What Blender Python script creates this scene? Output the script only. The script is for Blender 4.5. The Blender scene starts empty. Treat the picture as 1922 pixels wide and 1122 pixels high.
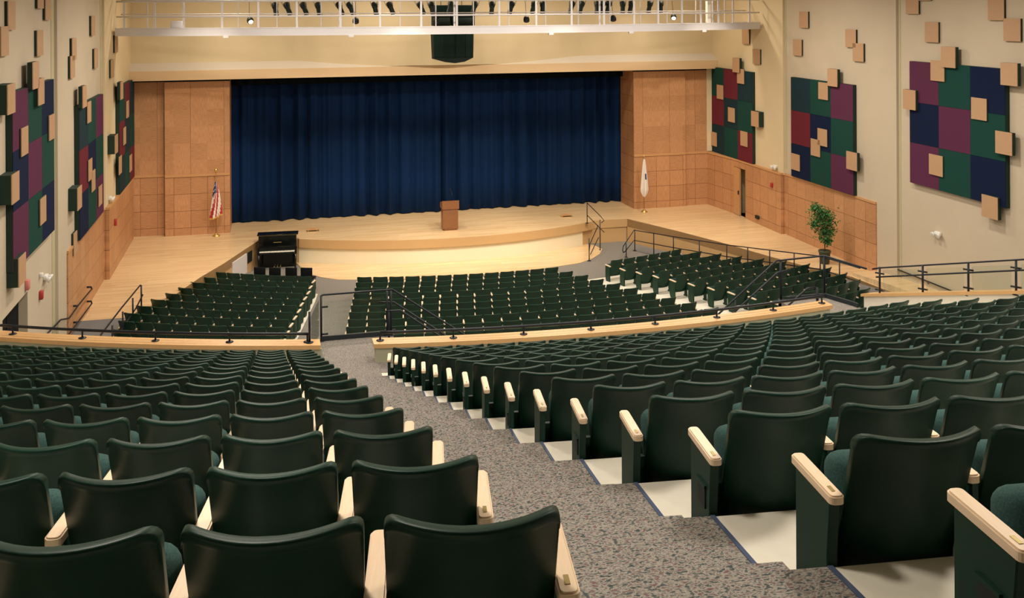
import bpy, bmesh, math, random
from mathutils import Vector, Matrix
random.seed(7)
PI = math.pi
S = bpy.context.scene
COL = S.collection

# ---------------------------------------------------------------- camera, world, exposure
F_PX = 1832.6
cam_d = bpy.data.cameras.new('camera')
cam_d.sensor_width = 36.0
cam_d.sensor_fit = 'HORIZONTAL'
cam_d.lens = F_PX / 1922 * 36
cam_d.shift_y = -(561 - 12.68) / 1922
cam_d.clip_end = 200
cam = bpy.data.objects.new('camera', cam_d)
COL.objects.link(cam)
cam.matrix_world = (Matrix.Translation((-7.503, 0, 9.4)) @ Matrix.Rotation(math.radians(-14.004), 4, 'Z')
                    @ Matrix.Rotation(PI / 2, 4, 'X') @ Matrix.Rotation(math.radians(-0.283), 4, 'Z'))
S.camera = cam
S.view_settings.view_transform = 'Standard'
S.view_settings.look = 'None'
S.view_settings.gamma = 1
S.view_settings.use_curve_mapping = False
S.view_settings.exposure = -0.1
world = bpy.data.worlds.new('world')
S.world = world
world.use_nodes = True
world.node_tree.nodes['Background'].inputs[0].default_value = (0.9, 0.85, 0.75, 1)
world.node_tree.nodes['Background'].inputs[1].default_value = 0.02

WARM = (1.0, 0.88, 0.71)
NEUT = (1.0, 0.90, 0.77)

# house lamps: (x, y, z, watts, radius, colour)
HOUSE = []
for yy, ws in ((4.6, (60, 70, 70, 70)), (11.0, (70, 80, 80, 80)), (17.5, (110, 90, 90, 110)), (24.5, (170, 110, 110, 170)), (32.0, (190, 190, 190, 190))):
    for xx, w in zip((-8.0, -2.8, 2.8, 8.0), ws):
        HOUSE.append((xx, yy, 11.3, w * 2.3, 0.40, NEUT))
# stage spots: (x, y, z, target, watts, angle deg, blend)
SPOTS = [
    (-6.5, 30.5, 11.2, (-4.0, 40.3, 0), 2300, 34, 0.9), (0.0, 30.5, 11.2, (0.4, 40.4, 0), 3000, 30, 0.9),
    (6.5, 30.5, 11.2, (4.4, 40.3, 0), 2300, 34, 0.9), (-9.0, 30.0, 11.2, (-10.0, 38.0, 0), 1700, 30, 0.95),
    (10.2, 30.0, 11.2, (10.0, 37.2, 0), 2300, 32, 0.95), (-2.5, 29.5, 11.2, (-2.2, 38.2, -1), 2000, 28, 0.9),
    (3.0, 29.5, 11.2, (2.6, 38.2, -1), 2000, 28, 0.9),
    (-2.5, 30.0, 11.2, (-3.0, 44.3, 1.0), 2400, 26, 1.0), (4.0, 30.0, 11.2, (2.5, 44.3, 1.0), 1800, 26, 1.0),
    (-9.0, 31.0, 11.2, (-11.0, 42.5, 3.2), 2100, 34, 1.0), (9.6, 31.0, 11.2, (10.8, 42.5, 3.2), 2300, 34, 1.0),  # unseen spots added to brighten the wood leaves
    (-9.0, 40.2, 9.25, (-9.2, 42.9, 7.6), 60, 60, 1.0), (8.9, 40.2, 9.25, (9.0, 42.9, 7.7), 60, 60, 1.0),
]
for xx in (-9.0, -3.0, 3.2, 9.2):  # added wash lamps to brighten the upper back wall
    HOUSE.append((xx, 38.9, 11.3, 260.0 if abs(xx) < 5 else 190.0, 0.40, (1.0, 0.86, 0.66)))


def area_lamp(name, loc, w, r, col):
    d = bpy.data.lights.new(name, 'AREA')
    d.shape = 'DISK'
    d.size = r * 2
    d.energy = w
    d.color = col
    d.spread = math.radians(165)
    o = bpy.data.objects.new(name, d)
    o.location = loc
    COL.objects.link(o)
    return o


for (x, y, z, w, r, c) in HOUSE:
    area_lamp('house_light', (x, y, z - 0.06), w, r, c)
for (x, y, z, t, w, ang, bl) in SPOTS:
    d = bpy.data.lights.new('stage_spot', 'SPOT')
    d.energy = w
    d.spot_size = math.radians(ang)
    d.spot_blend = bl
    d.shadow_soft_size = 0.12
    d.color = WARM
    o = bpy.data.objects.new('stage_spot', d)
    o.location = (x, y, z)
    o.rotation_euler = (Vector(t) - Vector((x, y, z))).to_track_quat('-Z', 'Y').to_euler()
    COL.objects.link(o)

# ---------------------------------------------------------------- materials
MATS = {}


def nm(name, col, rough=0.6, spec=0.5, metal=0.0):
    m = bpy.data.materials.new(name)
    m.use_nodes = True
    b = m.node_tree.nodes['Principled BSDF']
    b.inputs['Base Color'].default_value = (*col, 1)
    b.inputs['Roughness'].default_value = rough
    b.inputs['Specular IOR Level'].default_value = spec
    b.inputs['Metallic'].default_value = metal
    MATS[name] = m
    return m


def nt(m):
    return m.node_tree.nodes, m.node_tree.links, m.node_tree.nodes['Principled BSDF']


def math_node(n, l, op, a, b=None):
    x = n.new('ShaderNodeMath')
    x.operation = op
    for i, v in enumerate((a, b)):
        if v is None:
            continue
        if isinstance(v, (int, float)):
            x.inputs[i].default_value = v
        else:
            l.new(v, x.inputs[i])
    return x.outputs[0]


def mix_col(n, l, fac, a, b):
    x = n.new('ShaderNodeMix')
    x.data_type = 'RGBA'
    for sock, v in ((x.inputs[0], fac), (x.inputs[6], a), (x.inputs[7], b)):
        if isinstance(v, (int, float)):
            sock.default_value = v
        elif isinstance(v, tuple):
            sock.default_value = (*v, 1)
        else:
            l.new(v, sock)
    return x.outputs[2]


def coords(n):
    t = n.new('ShaderNodeNewGeometry')
    return t.outputs['Position']


def obj_coords(n):
    t = n.new('ShaderNodeTexCoord')
    return t.outputs['Object']


def noise(n, l, vec, scale, detail=2.0, rough=0.5):
    x = n.new('ShaderNodeTexNoise')
    x.inputs['Scale'].default_value = scale
    x.inputs['Detail'].default_value = detail
    x.inputs['Roughness'].default_value = rough
    l.new(vec, x.inputs['Vector'])
    return x.outputs['Fac']


def scaled(n, l, vec, s):
    x = n.new('ShaderNodeMapping')
    x.inputs['Scale'].default_value = s
    l.new(vec, x.inputs['Vector'])
    return x.outputs[0]


def ramp(n, l, fac, stops):
    r = n.new('ShaderNodeValToRGB')
    e = r.color_ramp.elements
    while len(e) < len(stops):
        e.new(0.5)
    for i, (p, c) in enumerate(stops):
        e[i].position = p
        e[i].color = (*c, 1)
    l.new(fac, r.inputs[0])
    return r.outputs[0]


def bump(n, l, b, h, strength, dist):
    x = n.new('ShaderNodeBump')
    x.inputs['Strength'].default_value = strength
    x.inputs['Distance'].default_value = dist
    l.new(h, x.inputs['Height'])
    l.new(x.outputs[0], b.inputs['Normal'])


def wood_plain(name, c1, c2, rough=0.45, sc=(6, 1, 6), local=True):
    m = nm(name, c1, rough)
    n, l, b = nt(m)
    v = scaled(n, l, obj_coords(n) if local else coords(n), sc)
    f = noise(n, l, v, 5, 4, 0.6)
    l.new(ramp(n, l, f, [(0.3, c1), (0.7, c2)]), b.inputs['Base Color'])
    return m


def wood_panels(name, axis, tile=0.667, seam_all=True, base=(0.49, 0.250, 0.118), z0=0.0, tilez=0.70, zoff=0.3):
    """veneer squares with alternating grain; dark joints"""
    m = nm(name, base, 0.42)
    n, l, b = nt(m)
    p = coords(n)
    sx = n.new('ShaderNodeSeparateXYZ')
    l.new(p, sx.inputs[0])
    u = sx.outputs[axis]
    z = sx.outputs[2]
    uu = math_node(n, l, 'DIVIDE', u, tile)
    zz = math_node(n, l, 'DIVIDE', math_node(n, l, 'SUBTRACT', z, zoff), tilez)
    fu = math_node(n, l, 'FLOOR', uu)
    fz = math_node(n, l, 'FLOOR', zz)
    cx = n.new('ShaderNodeCombineXYZ')
    l.new(fu, cx.inputs[0])
    l.new(fz, cx.inputs[1])
    wn = n.new('ShaderNodeTexWhiteNoise')
    wn.noise_dimensions = '2D'
    l.new(cx.outputs[0], wn.inputs['Vector'])
    r = wn.outputs['Value']
    cg = n.new('ShaderNodeCombineXYZ')
    l.new(math_node(n, l, 'MULTIPLY', u, 4.0), cg.inputs[0])
    l.new(math_node(n, l, 'MULTIPLY', z, 60.0), cg.inputs[1])
    l.new(fu, cg.inputs[2])
    ch = n.new('ShaderNodeCombineXYZ')
    l.new(math_node(n, l, 'MULTIPLY', u, 60.0), ch.inputs[0])
    l.new(math_node(n, l, 'MULTIPLY', z, 4.0), ch.inputs[1])
    l.new(fz, ch.inputs[2])
    g1 = noise(n, l, cg.outputs[0], 1.0, 2)
    g2 = noise(n, l, ch.outputs[0], 1.0, 2)
    sel = math_node(n, l, 'GREATER_THAN', r, 0.5 if seam_all else 0.35)
    mg = n.new('ShaderNodeMix')
    l.new(sel, mg.inputs[0])
    l.new(g1, mg.inputs[2])
    l.new(g2, mg.inputs[3])
    dark = tuple(c * 0.80 for c in base)
    lite = tuple(min(1, c * 1.18) for c in base)
    gc = ramp(n, l, mg.outputs[0], [(0.3, dark), (0.7, lite)])
    tint = ramp(n, l, r, [(0.0, (0.90, 0.88, 0.86)), (0.5, (0.99, 0.97, 0.96)), (1.0, (1.1, 1.1, 1.12))])
    mx = n.new('ShaderNodeMix')
    mx.data_type = 'RGBA'
    mx.blend_type = 'MULTIPLY'
    mx.inputs[0].default_value = 0.8
    l.new(gc, mx.inputs[6])
    l.new(tint, mx.inputs[7])
    # joints
    fru = math_node(n, l, 'FRACT', uu if seam_all else math_node(n, l, 'DIVIDE', uu, 2.0))
    wj = 0.020 if seam_all else 0.009
    ju = math_node(n, l, 'LESS_THAN', fru, wj)
    if seam_all:
        jz = math_node(n, l, 'LESS_THAN', math_node(n, l, 'FRACT', zz), 0.022)
        j = math_node(n, l, 'MAXIMUM', ju, jz)
    else:
        j = ju
    out = mix_col(n, l, j, mx.outputs[2], (0.17, 0.06, 0.02))
    l.new(out, b.inputs['Base Color'])
    return m


def make_materials():
    # walls
    m = nm('cream_paint', (0.53, 0.45, 0.34), 0.75)
    n, l, b = nt(m)
    l.new(ramp(n, l, noise(n, l, coords(n), 0.8, 3), [(0.3, (0.515, 0.437, 0.33)), (0.7, (0.545, 0.463, 0.35))]), b.inputs['Base Color'])
    nm('ledge_paint', (0.62, 0.56, 0.49), 0.7)
    nm('rear_wall', (0.10, 0.09, 0.08), 0.8)
    nm('yellow_paint', (0.68, 0.56, 0.365), 0.7)
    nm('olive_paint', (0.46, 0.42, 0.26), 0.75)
    nm('parapet_paint', (0.50, 0.50, 0.38), 0.7)
    nm('white_paint', (0.80, 0.76, 0.68), 0.6)
    nm('ceiling_paint', (0.78, 0.72, 0.62), 0.8)
    nm('cream_fascia', (0.76, 0.68, 0.49), 0.7)
    nm('tan_fascia', (0.74, 0.54, 0.33), 0.6)
    wood_panels('wood_panel_x', 0)
    wood_panels('wood_panel_y', 1)
    wood_panels('wood_tall_x', 0, seam_all=False)
    wood_plain('wood_trim', (0.50, 0.26, 0.11), (0.58, 0.32, 0.14), 0.4)
    wood_plain('wood_cap', (0.62, 0.36, 0.155), (0.72, 0.44, 0.20), 0.35, (2, 2, 30))
    wood_plain('wood_light', (0.44, 0.27, 0.155), (0.50, 0.31, 0.18), 0.5, (1, 14, 1))
    wood_plain('arm_wood', (0.80, 0.60, 0.41), (0.86, 0.67, 0.48), 0.4, (30, 2, 30))
    wood_plain('apron_wood', (0.50, 0.31, 0.14), (0.56, 0.355, 0.165), 0.45, (3, 3, 30))
    wood_plain('podium_wood', (0.21, 0.085, 0.034), (0.28, 0.12, 0.05), 0.4, (10, 10, 1.2))
    # stage planks
    m = nm('stage_floor', (0.72, 0.50, 0.27), 0.28)
    n, l, b = nt(m)
    p = coords(n)
    sx = n.new('ShaderNodeSeparateXYZ')
    l.new(p, sx.inputs[0])
    row = math_node(n, l, 'FLOOR', math_node(n, l, 'DIVIDE', sx.outputs[1], 0.085))
    w1 = n.new('ShaderNodeTexWhiteNoise')
    w1.noise_dimensions = '1D'
    l.new(row, w1.inputs['W'])
    off = math_node(n, l, 'MULTIPLY', w1.outputs['Value'], 7.0)
    colm = math_node(n, l, 'FLOOR', math_node(n, l, 'DIVIDE', math_node(n, l, 'ADD', sx.outputs[0], off), 1.6))
    cb = n.new('ShaderNodeCombineXYZ')
    l.new(row, cb.inputs[0])
    l.new(colm, cb.inputs[1])
    w2 = n.new('ShaderNodeTexWhiteNoise')
    w2.noise_dimensions = '2D'
    l.new(cb.outputs[0], w2.inputs['Vector'])
    g = noise(n, l, scaled(n, l, p, (1.2, 26, 1)), 1.0, 3)
    mixv = math_node(n, l, 'ADD', math_node(n, l, 'MULTIPLY', w2.outputs['Value'], 0.55), math_node(n, l, 'MULTIPLY', g, 0.45))
    l.new(ramp(n, l, mixv, [(0.1, (0.60, 0.40, 0.205)), (0.55, (0.70, 0.50, 0.28)), (0.95, (0.78, 0.59, 0.36))]), b.inputs['Base Color'])
    # carpet
    for nme, sc, cols in (('carpet', 38, [(0.34, (0.055, 0.070, 0.072)), (0.43, (0.12, 0.125, 0.12)), (0.50, (0.36, 0.33, 0.29)), (0.57, (0.20, 0.18, 0.165)), (0.66, (0.17, 0.085, 0.09))]),
                          ('carpet_far', 30, [(0.3, (0.12, 0.112, 0.10)), (0.5, (0.20, 0.185, 0.165)), (0.7, (0.27, 0.25, 0.22))])):
        m = nm(nme, (0.3, 0.26, 0.22), 0.95, 0.1)
        n, l, b = nt(m)
        p = scaled(n, l, coords(n), (1.0, 1.7, 1.0))
        f = noise(n, l, p, sc, 3, 0.55)
        l.new(ramp(n, l, f, cols), b.inputs['Base Color'])
        bump(n, l, b, f, 0.5, 0.006)
    m = nm('gray_carpet', (0.17, 0.165, 0.165), 0.9, 0.1)
    n, l, b = nt(m)
    l.new(ramp(n, l, noise(n, l, coords(n), 40, 2), [(0.3, (0.145, 0.14, 0.14)), (0.7, (0.20, 0.195, 0.19))]), b.inputs['Base Color'])
    m = nm('vinyl', (0.74, 0.70, 0.60), 0.5)
    n, l, b = nt(m)
    l.new(ramp(n, l, noise(n, l, coords(n), 6, 4), [(0.3, (0.70, 0.66, 0.56)), (0.7, (0.77, 0.73, 0.63))]), b.inputs['Base Color'])
    nm('blue_trim', (0.06, 0.085, 0.16), 0.5)
    nm('rubber_dark', (0.012, 0.02, 0.028), 0.5)
    # seats
    m = nm('seat_plastic', (0.012, 0.040, 0.026), 0.42, 0.2)
    n, l, b = nt(m)
    oi = n.new('ShaderNodeObjectInfo')
    l.new(ramp(n, l, oi.outputs['Random'], [(0, (0.003, 0.021, 0.014)), (1, (0.0055, 0.034, 0.022))]), b.inputs['Base Color'])
    m = nm('seat_fabric', (0.035, 0.085, 0.085), 0.9, 0.2)
    n, l, b = nt(m)
    f = noise(n, l, obj_coords(n), 160, 2)
    l.new(ramp(n, l, f, [(0.3, (0.025, 0.065, 0.065)), (0.7, (0.05, 0.11, 0.105))]), b.inputs['Base Color'])
    nm('seat_metal', (0.007, 0.034, 0.022), 0.45, 0.2)
    nm('seat_far', (0.006, 0.036, 0.020), 0.42, 0.22)
    nm('brass_plate', (0.36, 0.28, 0.10), 0.4, 0.5, 0.6)
    nm('slot_dark', (0.004, 0.008, 0.006), 0.6)
    # curtain
    m = nm('curtain_blue', (0.0035, 0.021, 0.085), 0.8, 0.12)
    b = m.node_tree.nodes['Principled BSDF']
    b.inputs['Sheen Weight'].default_value = 0.06
    b.inputs['Sheen Tint'].default_value = (0.15, 0.4, 1, 1)
    nm('valance', (0.006, 0.010, 0.016), 0.9, 0.1)
    # metals, misc
    nm('rail_metal', (0.006, 0.010, 0.018), 0.4, 0.35)
    nm('catwalk_paint', (0.60, 0.58, 0.60), 0.5)
    nm('lamp_black', (0.006, 0.012, 0.011), 0.6, 0.25)
    nm('speaker_black', (0.004, 0.011, 0.009), 0.7, 0.2)
    nm('speaker_grille', (0.005, 0.015, 0.012), 0.9, 0.1)
    nm('piano_black', (0.003, 0.004, 0.004), 0.15, 0.4)
    nm('ivory', (0.80, 0.76, 0.66), 0.4)
    nm('chair_black', (0.004, 0.005, 0.006), 0.6, 0.2)
    nm('fabric_purple', (0.095, 0.024, 0.060), 0.9, 0.15)
    nm('fabric_maroon', (0.130, 0.018, 0.030), 0.9, 0.15)
    nm('fabric_green', (0.008, 0.050, 0.040), 0.9, 0.15)
    nm('fabric_navy', (0.004, 0.011, 0.040), 0.9, 0.15)
    nm('fabric_teal', (0.010, 0.030, 0.040), 0.9, 0.15)
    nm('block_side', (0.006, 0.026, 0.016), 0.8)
    nm('flag_red', (0.42, 0.03, 0.03), 0.8)
    nm('flag_white', (0.72, 0.66, 0.60), 0.8)
    nm('flag_blue', (0.02, 0.03, 0.10), 0.8)
    nm('flag_gold', (0.60, 0.36, 0.07), 0.6)
    nm('brass', (0.70, 0.50, 0.18), 0.3, 0.5, 0.8)
    nm('pole_wood', (0.34, 0.17, 0.06), 0.4)
    nm('leaf', (0.025, 0.13, 0.030), 0.5)
    nm('leaf_light', (0.05, 0.21, 0.05), 0.5)
    nm('bark', (0.18, 0.10, 0.05), 0.8)
    nm('pot', (0.045, 0.06, 0.035), 0.35)
    nm('soil', (0.03, 0.02, 0.012), 0.95)
    nm('white_plastic', (0.75, 0.75, 0.73), 0.4)
    nm('fire_red', (0.40, 0.035, 0.035), 0.4)
    nm('pink_plastic', (0.62, 0.20, 0.18), 0.4)
    nm('door_dark', (0.006, 0.008, 0.012), 0.6)
    nm('door_blue', (0.002, 0.004, 0.008), 0.6, 0.15)
    nm('board_white', (0.66, 0.62, 0.62), 0.5)
    g = nm('glass', (0.80, 0.92, 0.86), 0.03)
    n, l, b = nt(g)
    tr = n.new('ShaderNodeBsdfTransparent')
    tr.inputs[0].default_value = (0.93, 0.96, 0.94, 1)
    gl = n.new('ShaderNodeBsdfGlossy')
    gl.inputs['Roughness'].default_value = 0.03
    fr = n.new('ShaderNodeFresnel')
    fr.inputs[0].default_value = 1.4
    mx = n.new('ShaderNodeMixShader')
    l.new(math_node(n, l, 'MULTIPLY', fr.outputs[0], 0.5), mx.inputs[0])
    l.new(tr.outputs[0], mx.inputs[1])
    l.new(gl.outputs[0], mx.inputs[2])
    l.new(mx.outputs[0], n['Material Output'].inputs[0])
    for nme, c, s in (('lamp_glow', (1, 0.85, 0.6), 7.0), ('can_glow', (1, 0.86, 0.66), 4.0)):
        m = nm(nme, (0.8, 0.7, 0.5))
        b = m.node_tree.nodes['Principled BSDF']
        b.inputs['Emission Color'].default_value = (*c, 1)
        b.inputs['Emission Strength'].default_value = s


make_materials()

# ---------------------------------------------------------------- mesh helpers
class MB:
    def __init__(self):
        self.v, self.f, self.mi, self.mats, self.sm = [], [], [], [], []
        self.cur = 0

    def mat(self, name):
        if name not in self.mats:
            self.mats.append(name)
        self.cur = self.mats.index(name)
        return self

    def add(self, vs, fs, smooth=False):
        if not self.mats:
            self.mats.append('cream_paint')
        o = len(self.v)
        self.v += [tuple(p) for p in vs]
        self.f += [tuple(i + o for i in f) for f in fs]
        self.mi += [self.cur] * len(fs)
        self.sm += [smooth] * len(fs)

    def box(self, x0, x1, y0, y1, z0, z1, M=None):
        x0, x1 = sorted((x0, x1)); y0, y1 = sorted((y0, y1)); z0, z1 = sorted((z0, z1))
        vs = [(x0, y0, z0), (x1, y0, z0), (x1, y1, z0), (x0, y1, z0), (x0, y0, z1), (x1, y0, z1), (x1, y1, z1), (x0, y1, z1)]
        if M is not None:
            vs = [M @ Vector(p) for p in vs]
        self.add(vs, [(0, 3, 2, 1), (4, 5, 6, 7), (0, 1, 5, 4), (1, 2, 6, 5), (2, 3, 7, 6), (3, 0, 4, 7)])
        return self

    def bevbox(self, x0, x1, y0, y1, z0, z1, r=0.01, seg=2, M=None):
        bm = bmesh.new()
        bmesh.ops.create_cube(bm, size=1)
        for v in bm.verts:
            v.co = Vector(((x0 + x1) / 2 + v.co.x * abs(x1 - x0), (y0 + y1) / 2 + v.co.y * abs(y1 - y0), (z0 + z1) / 2 + v.co.z * abs(z1 - z0)))
        bmesh.ops.bevel(bm, geom=bm.edges[:], offset=r, segments=seg, affect='EDGES', profile=0.5)
        bm.verts.ensure_lookup_table()
        vs = [(M @ v.co) if M is not None else v.co.copy() for v in bm.verts]
        self.add(vs, [[v.index for v in f.verts] for f in bm.faces], True)
        bm.free()
        return self

    def prism(self, poly, z0, z1, M=None):
        """poly: list of (x,y) ccw; z0,z1 numbers or callables(x,y)"""
        n = len(poly)
        a = 0
        for i in range(n):
            x0, y0 = poly[i]; x1, y1 = poly[(i + 1) % n]
            a += x0 * y1 - x1 * y0
        if a < 0:
            poly = poly[::-1]
        zf0 = z0 if callable(z0) else (lambda x, y: z0)
        zf1 = z1 if callable(z1) else (lambda x, y: z1)
        vs = [(x, y, zf0(x, y)) for x, y in poly] + [(x, y, zf1(x, y)) for x, y in poly]
        if M is not None:
            vs = [M @ Vector(p) for p in vs]
        fs = [tuple(range(n))[::-1], tuple(range(n, 2 * n))] + [(i, (i + 1) % n, n + (i + 1) % n, n + i) for i in range(n)]
        self.add(vs, fs)
        return self

    def strip(self, A, B, z0, z1):
        """solid between plan polylines A and B (same length); z0,z1 numbers or callables(x,y)"""
        zf0 = z0 if callable(z0) else (lambda x, y: z0)
        zf1 = z1 if callable(z1) else (lambda x, y: z1)
        n = len(A)
        vs = []
        for (a, b) in zip(A, B):
            vs += [(a[0], a[1], zf0(*a)), (b[0], b[1], zf0(*b)), (b[0], b[1], zf1(*b)), (a[0], a[1], zf1(*a))]
        fs = [(0, 1, 2, 3), tuple(4 * (n - 1) + k for k in (3, 2, 1, 0))]
        for i in range(n - 1):
            o, p = 4 * i, 4 * (i + 1)
            for k in range(4):
                k2 = (k + 1) % 4
                fs.append((o + k, p + k, p + k2, o + k2))
        self.add(vs, fs)
        return self

    def tube(self, pts, r, seg=8, closed_ends=True, r2=None):
        pts = [Vector(p) for p in pts]
        n = len(pts)
        base = len(self.v)
        vs, fs = [], []
        prev = None
        for i, p in enumerate(pts):
            if i == 0:
                d = pts[1] - p
            elif i == n - 1:
                d = p - pts[i - 1]
            else:
                d = (pts[i + 1] - p).normalized() + (p - pts[i - 1]).normalized()
            if d.length < 1e-9:
                d = Vector((0, 0, 1))
            d.normalize()
            up = Vector((0, 0, 1)) if abs(d.z) < 0.95 else Vector((1, 0, 0))
            a = d.cross(up).normalized() if prev is None else (prev - d * prev.dot(d)).normalized()
            prev = a
            c = d.cross(a)
            rr = r if r2 is None else r + (r2 - r) * i / (n - 1)
            for k in range(seg):
                t = 2 * PI * k / seg
                vs.append(p + (a * math.cos(t) + c * math.sin(t)) * rr)
        for i in range(n - 1):
            for k in range(seg):
                k2 = (k + 1) % seg
                fs.append((i * seg + k, i * seg + k2, (i + 1) * seg + k2, (i + 1) * seg + k))
        if closed_ends:
            fs.append(tuple(range(seg))[::-1])
            fs.append(tuple((n - 1) * seg + k for k in range(seg)))
        self.add(vs, fs, seg > 5)
        return self

    def lathe(self, prof, c=(0, 0, 0), seg=16, M=None):
        """prof: list (r,z)"""
        vs, fs = [], []
        for (r, z) in prof:
            for k in range(seg):
                t = 2 * PI * k / seg
                p = Vector((c[0] + r * math.cos(t), c[1] + r * math.sin(t), c[2] + z))
                vs.append(M @ p if M is not None else p)
        n = len(prof)
        for i in range(n - 1):
            for k in range(seg):
                k2 = (k + 1) % seg
                fs.append((i * seg + k, i * seg + k2, (i + 1) * seg + k2, (i + 1) * seg + k))
        fs.append(tuple(range(seg))[::-1])
        fs.append(tuple((n - 1) * seg + k for k in range(seg)))
        self.add(vs, fs, True)
        return self

    def mesh(self, name):
        me = bpy.data.meshes.new(name)
        me.from_pydata(self.v, [], self.f)
        for mn in self.mats:
            me.materials.append(MATS[mn])
        me.polygons.foreach_set('material_index', self.mi)
        me.polygons.foreach_set('use_smooth', self.sm)
        me.update()
        return me

    def build(self, name, parent=None):
        o = bpy.data.objects.new(name, self.mesh(name))
        COL.objects.link(o)
        if parent is not None:
            o.parent = parent
        return o


def tag(o, label, cat, group=None, kind=None):
    o['label'] = label
    o['category'] = cat
    if group:
        o['group'] = group
    if kind:
        o['kind'] = kind
    return o


def empty(name, label, cat, loc=(0, 0, 0), rz=0.0, group=None):
    o = bpy.data.objects.new(name, None)
    o.empty_display_size = 0.2
    o.location = loc
    o.rotation_euler = (0, 0, rz)
    COL.objects.link(o)
    return tag(o, label, cat, group)


def link_part(name, mesh, parent, loc=None):
    o = bpy.data.objects.new(name, mesh)
    o.parent = parent
    if loc:
        o.location = loc
    COL.objects.link(o)
    return o


def struct(name, mb):
    o = mb.build(name)
    o['kind'] = 'structure'
    return o


def arc(C, R, xa, xb, n=24):
    """points on circle centre C radius R on its audience side between x=xa and x=xb"""
    return [(xa + (xb - xa) * i / n, C[1] - math.sqrt(max(R * R - (xa + (xb - xa) * i / n - C[0]) ** 2, 0))) for i in range(n + 1)]


ORD = ['', 'first', 'second', 'third', 'fourth', 'fifth', 'sixth', 'seventh', 'eighth', 'ninth', 'tenth', 'eleventh', 'twelfth', 'thirteenth',
       'fourteenth', 'fifteenth', 'sixteenth', 'seventeenth', 'eighteenth', 'nineteenth', 'twentieth', 'twenty-first', 'twenty-second',
       'twenty-third', 'twenty-fourth', 'twenty-fifth', 'twenty-sixth', 'twenty-seventh', 'twenty-eighth']

# ---------------------------------------------------------------- layout constants
CR = (-0.4, 47.0)            # centre of the rear rows
CF = (0.7, 54.5)             # centre of the front rows
CS = (0.0, 53.35)            # centre of the stage front arc
W1, W2, W3 = 13.20, 13.12, 13.03
Y12, Y23, YB = 28.95, 36.3, 42.9
ZC = 11.4                    # ceiling


def zrow(i):
    return 6.968 - (i - 1) * 0.3175


def nose(i):
    return 44.016 - (i - 1)


# ================================================================= SETTING
def wall_boxes(mb, s, y0, y1, zlo, zhi, xin, holes=()):
    """side wall slab between y0,y1 with rectangular holes (ya,yb,za,zb)"""
    ys = sorted({y0, y1} | {h[0] for h in holes} | {h[1] for h in holes})
    zs = sorted({zlo, zhi} | {h[2] for h in holes} | {h[3] for h in holes})
    for a, b in zip(ys, ys[1:]):
        for c, d in zip(zs, zs[1:]):
            if any(h[0] <= a and b <= h[1] and h[2] <= c and d <= h[3] for h in holes):
                continue
            mb.box(s * xin, s * 13.6, a, b, c, d)


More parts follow.
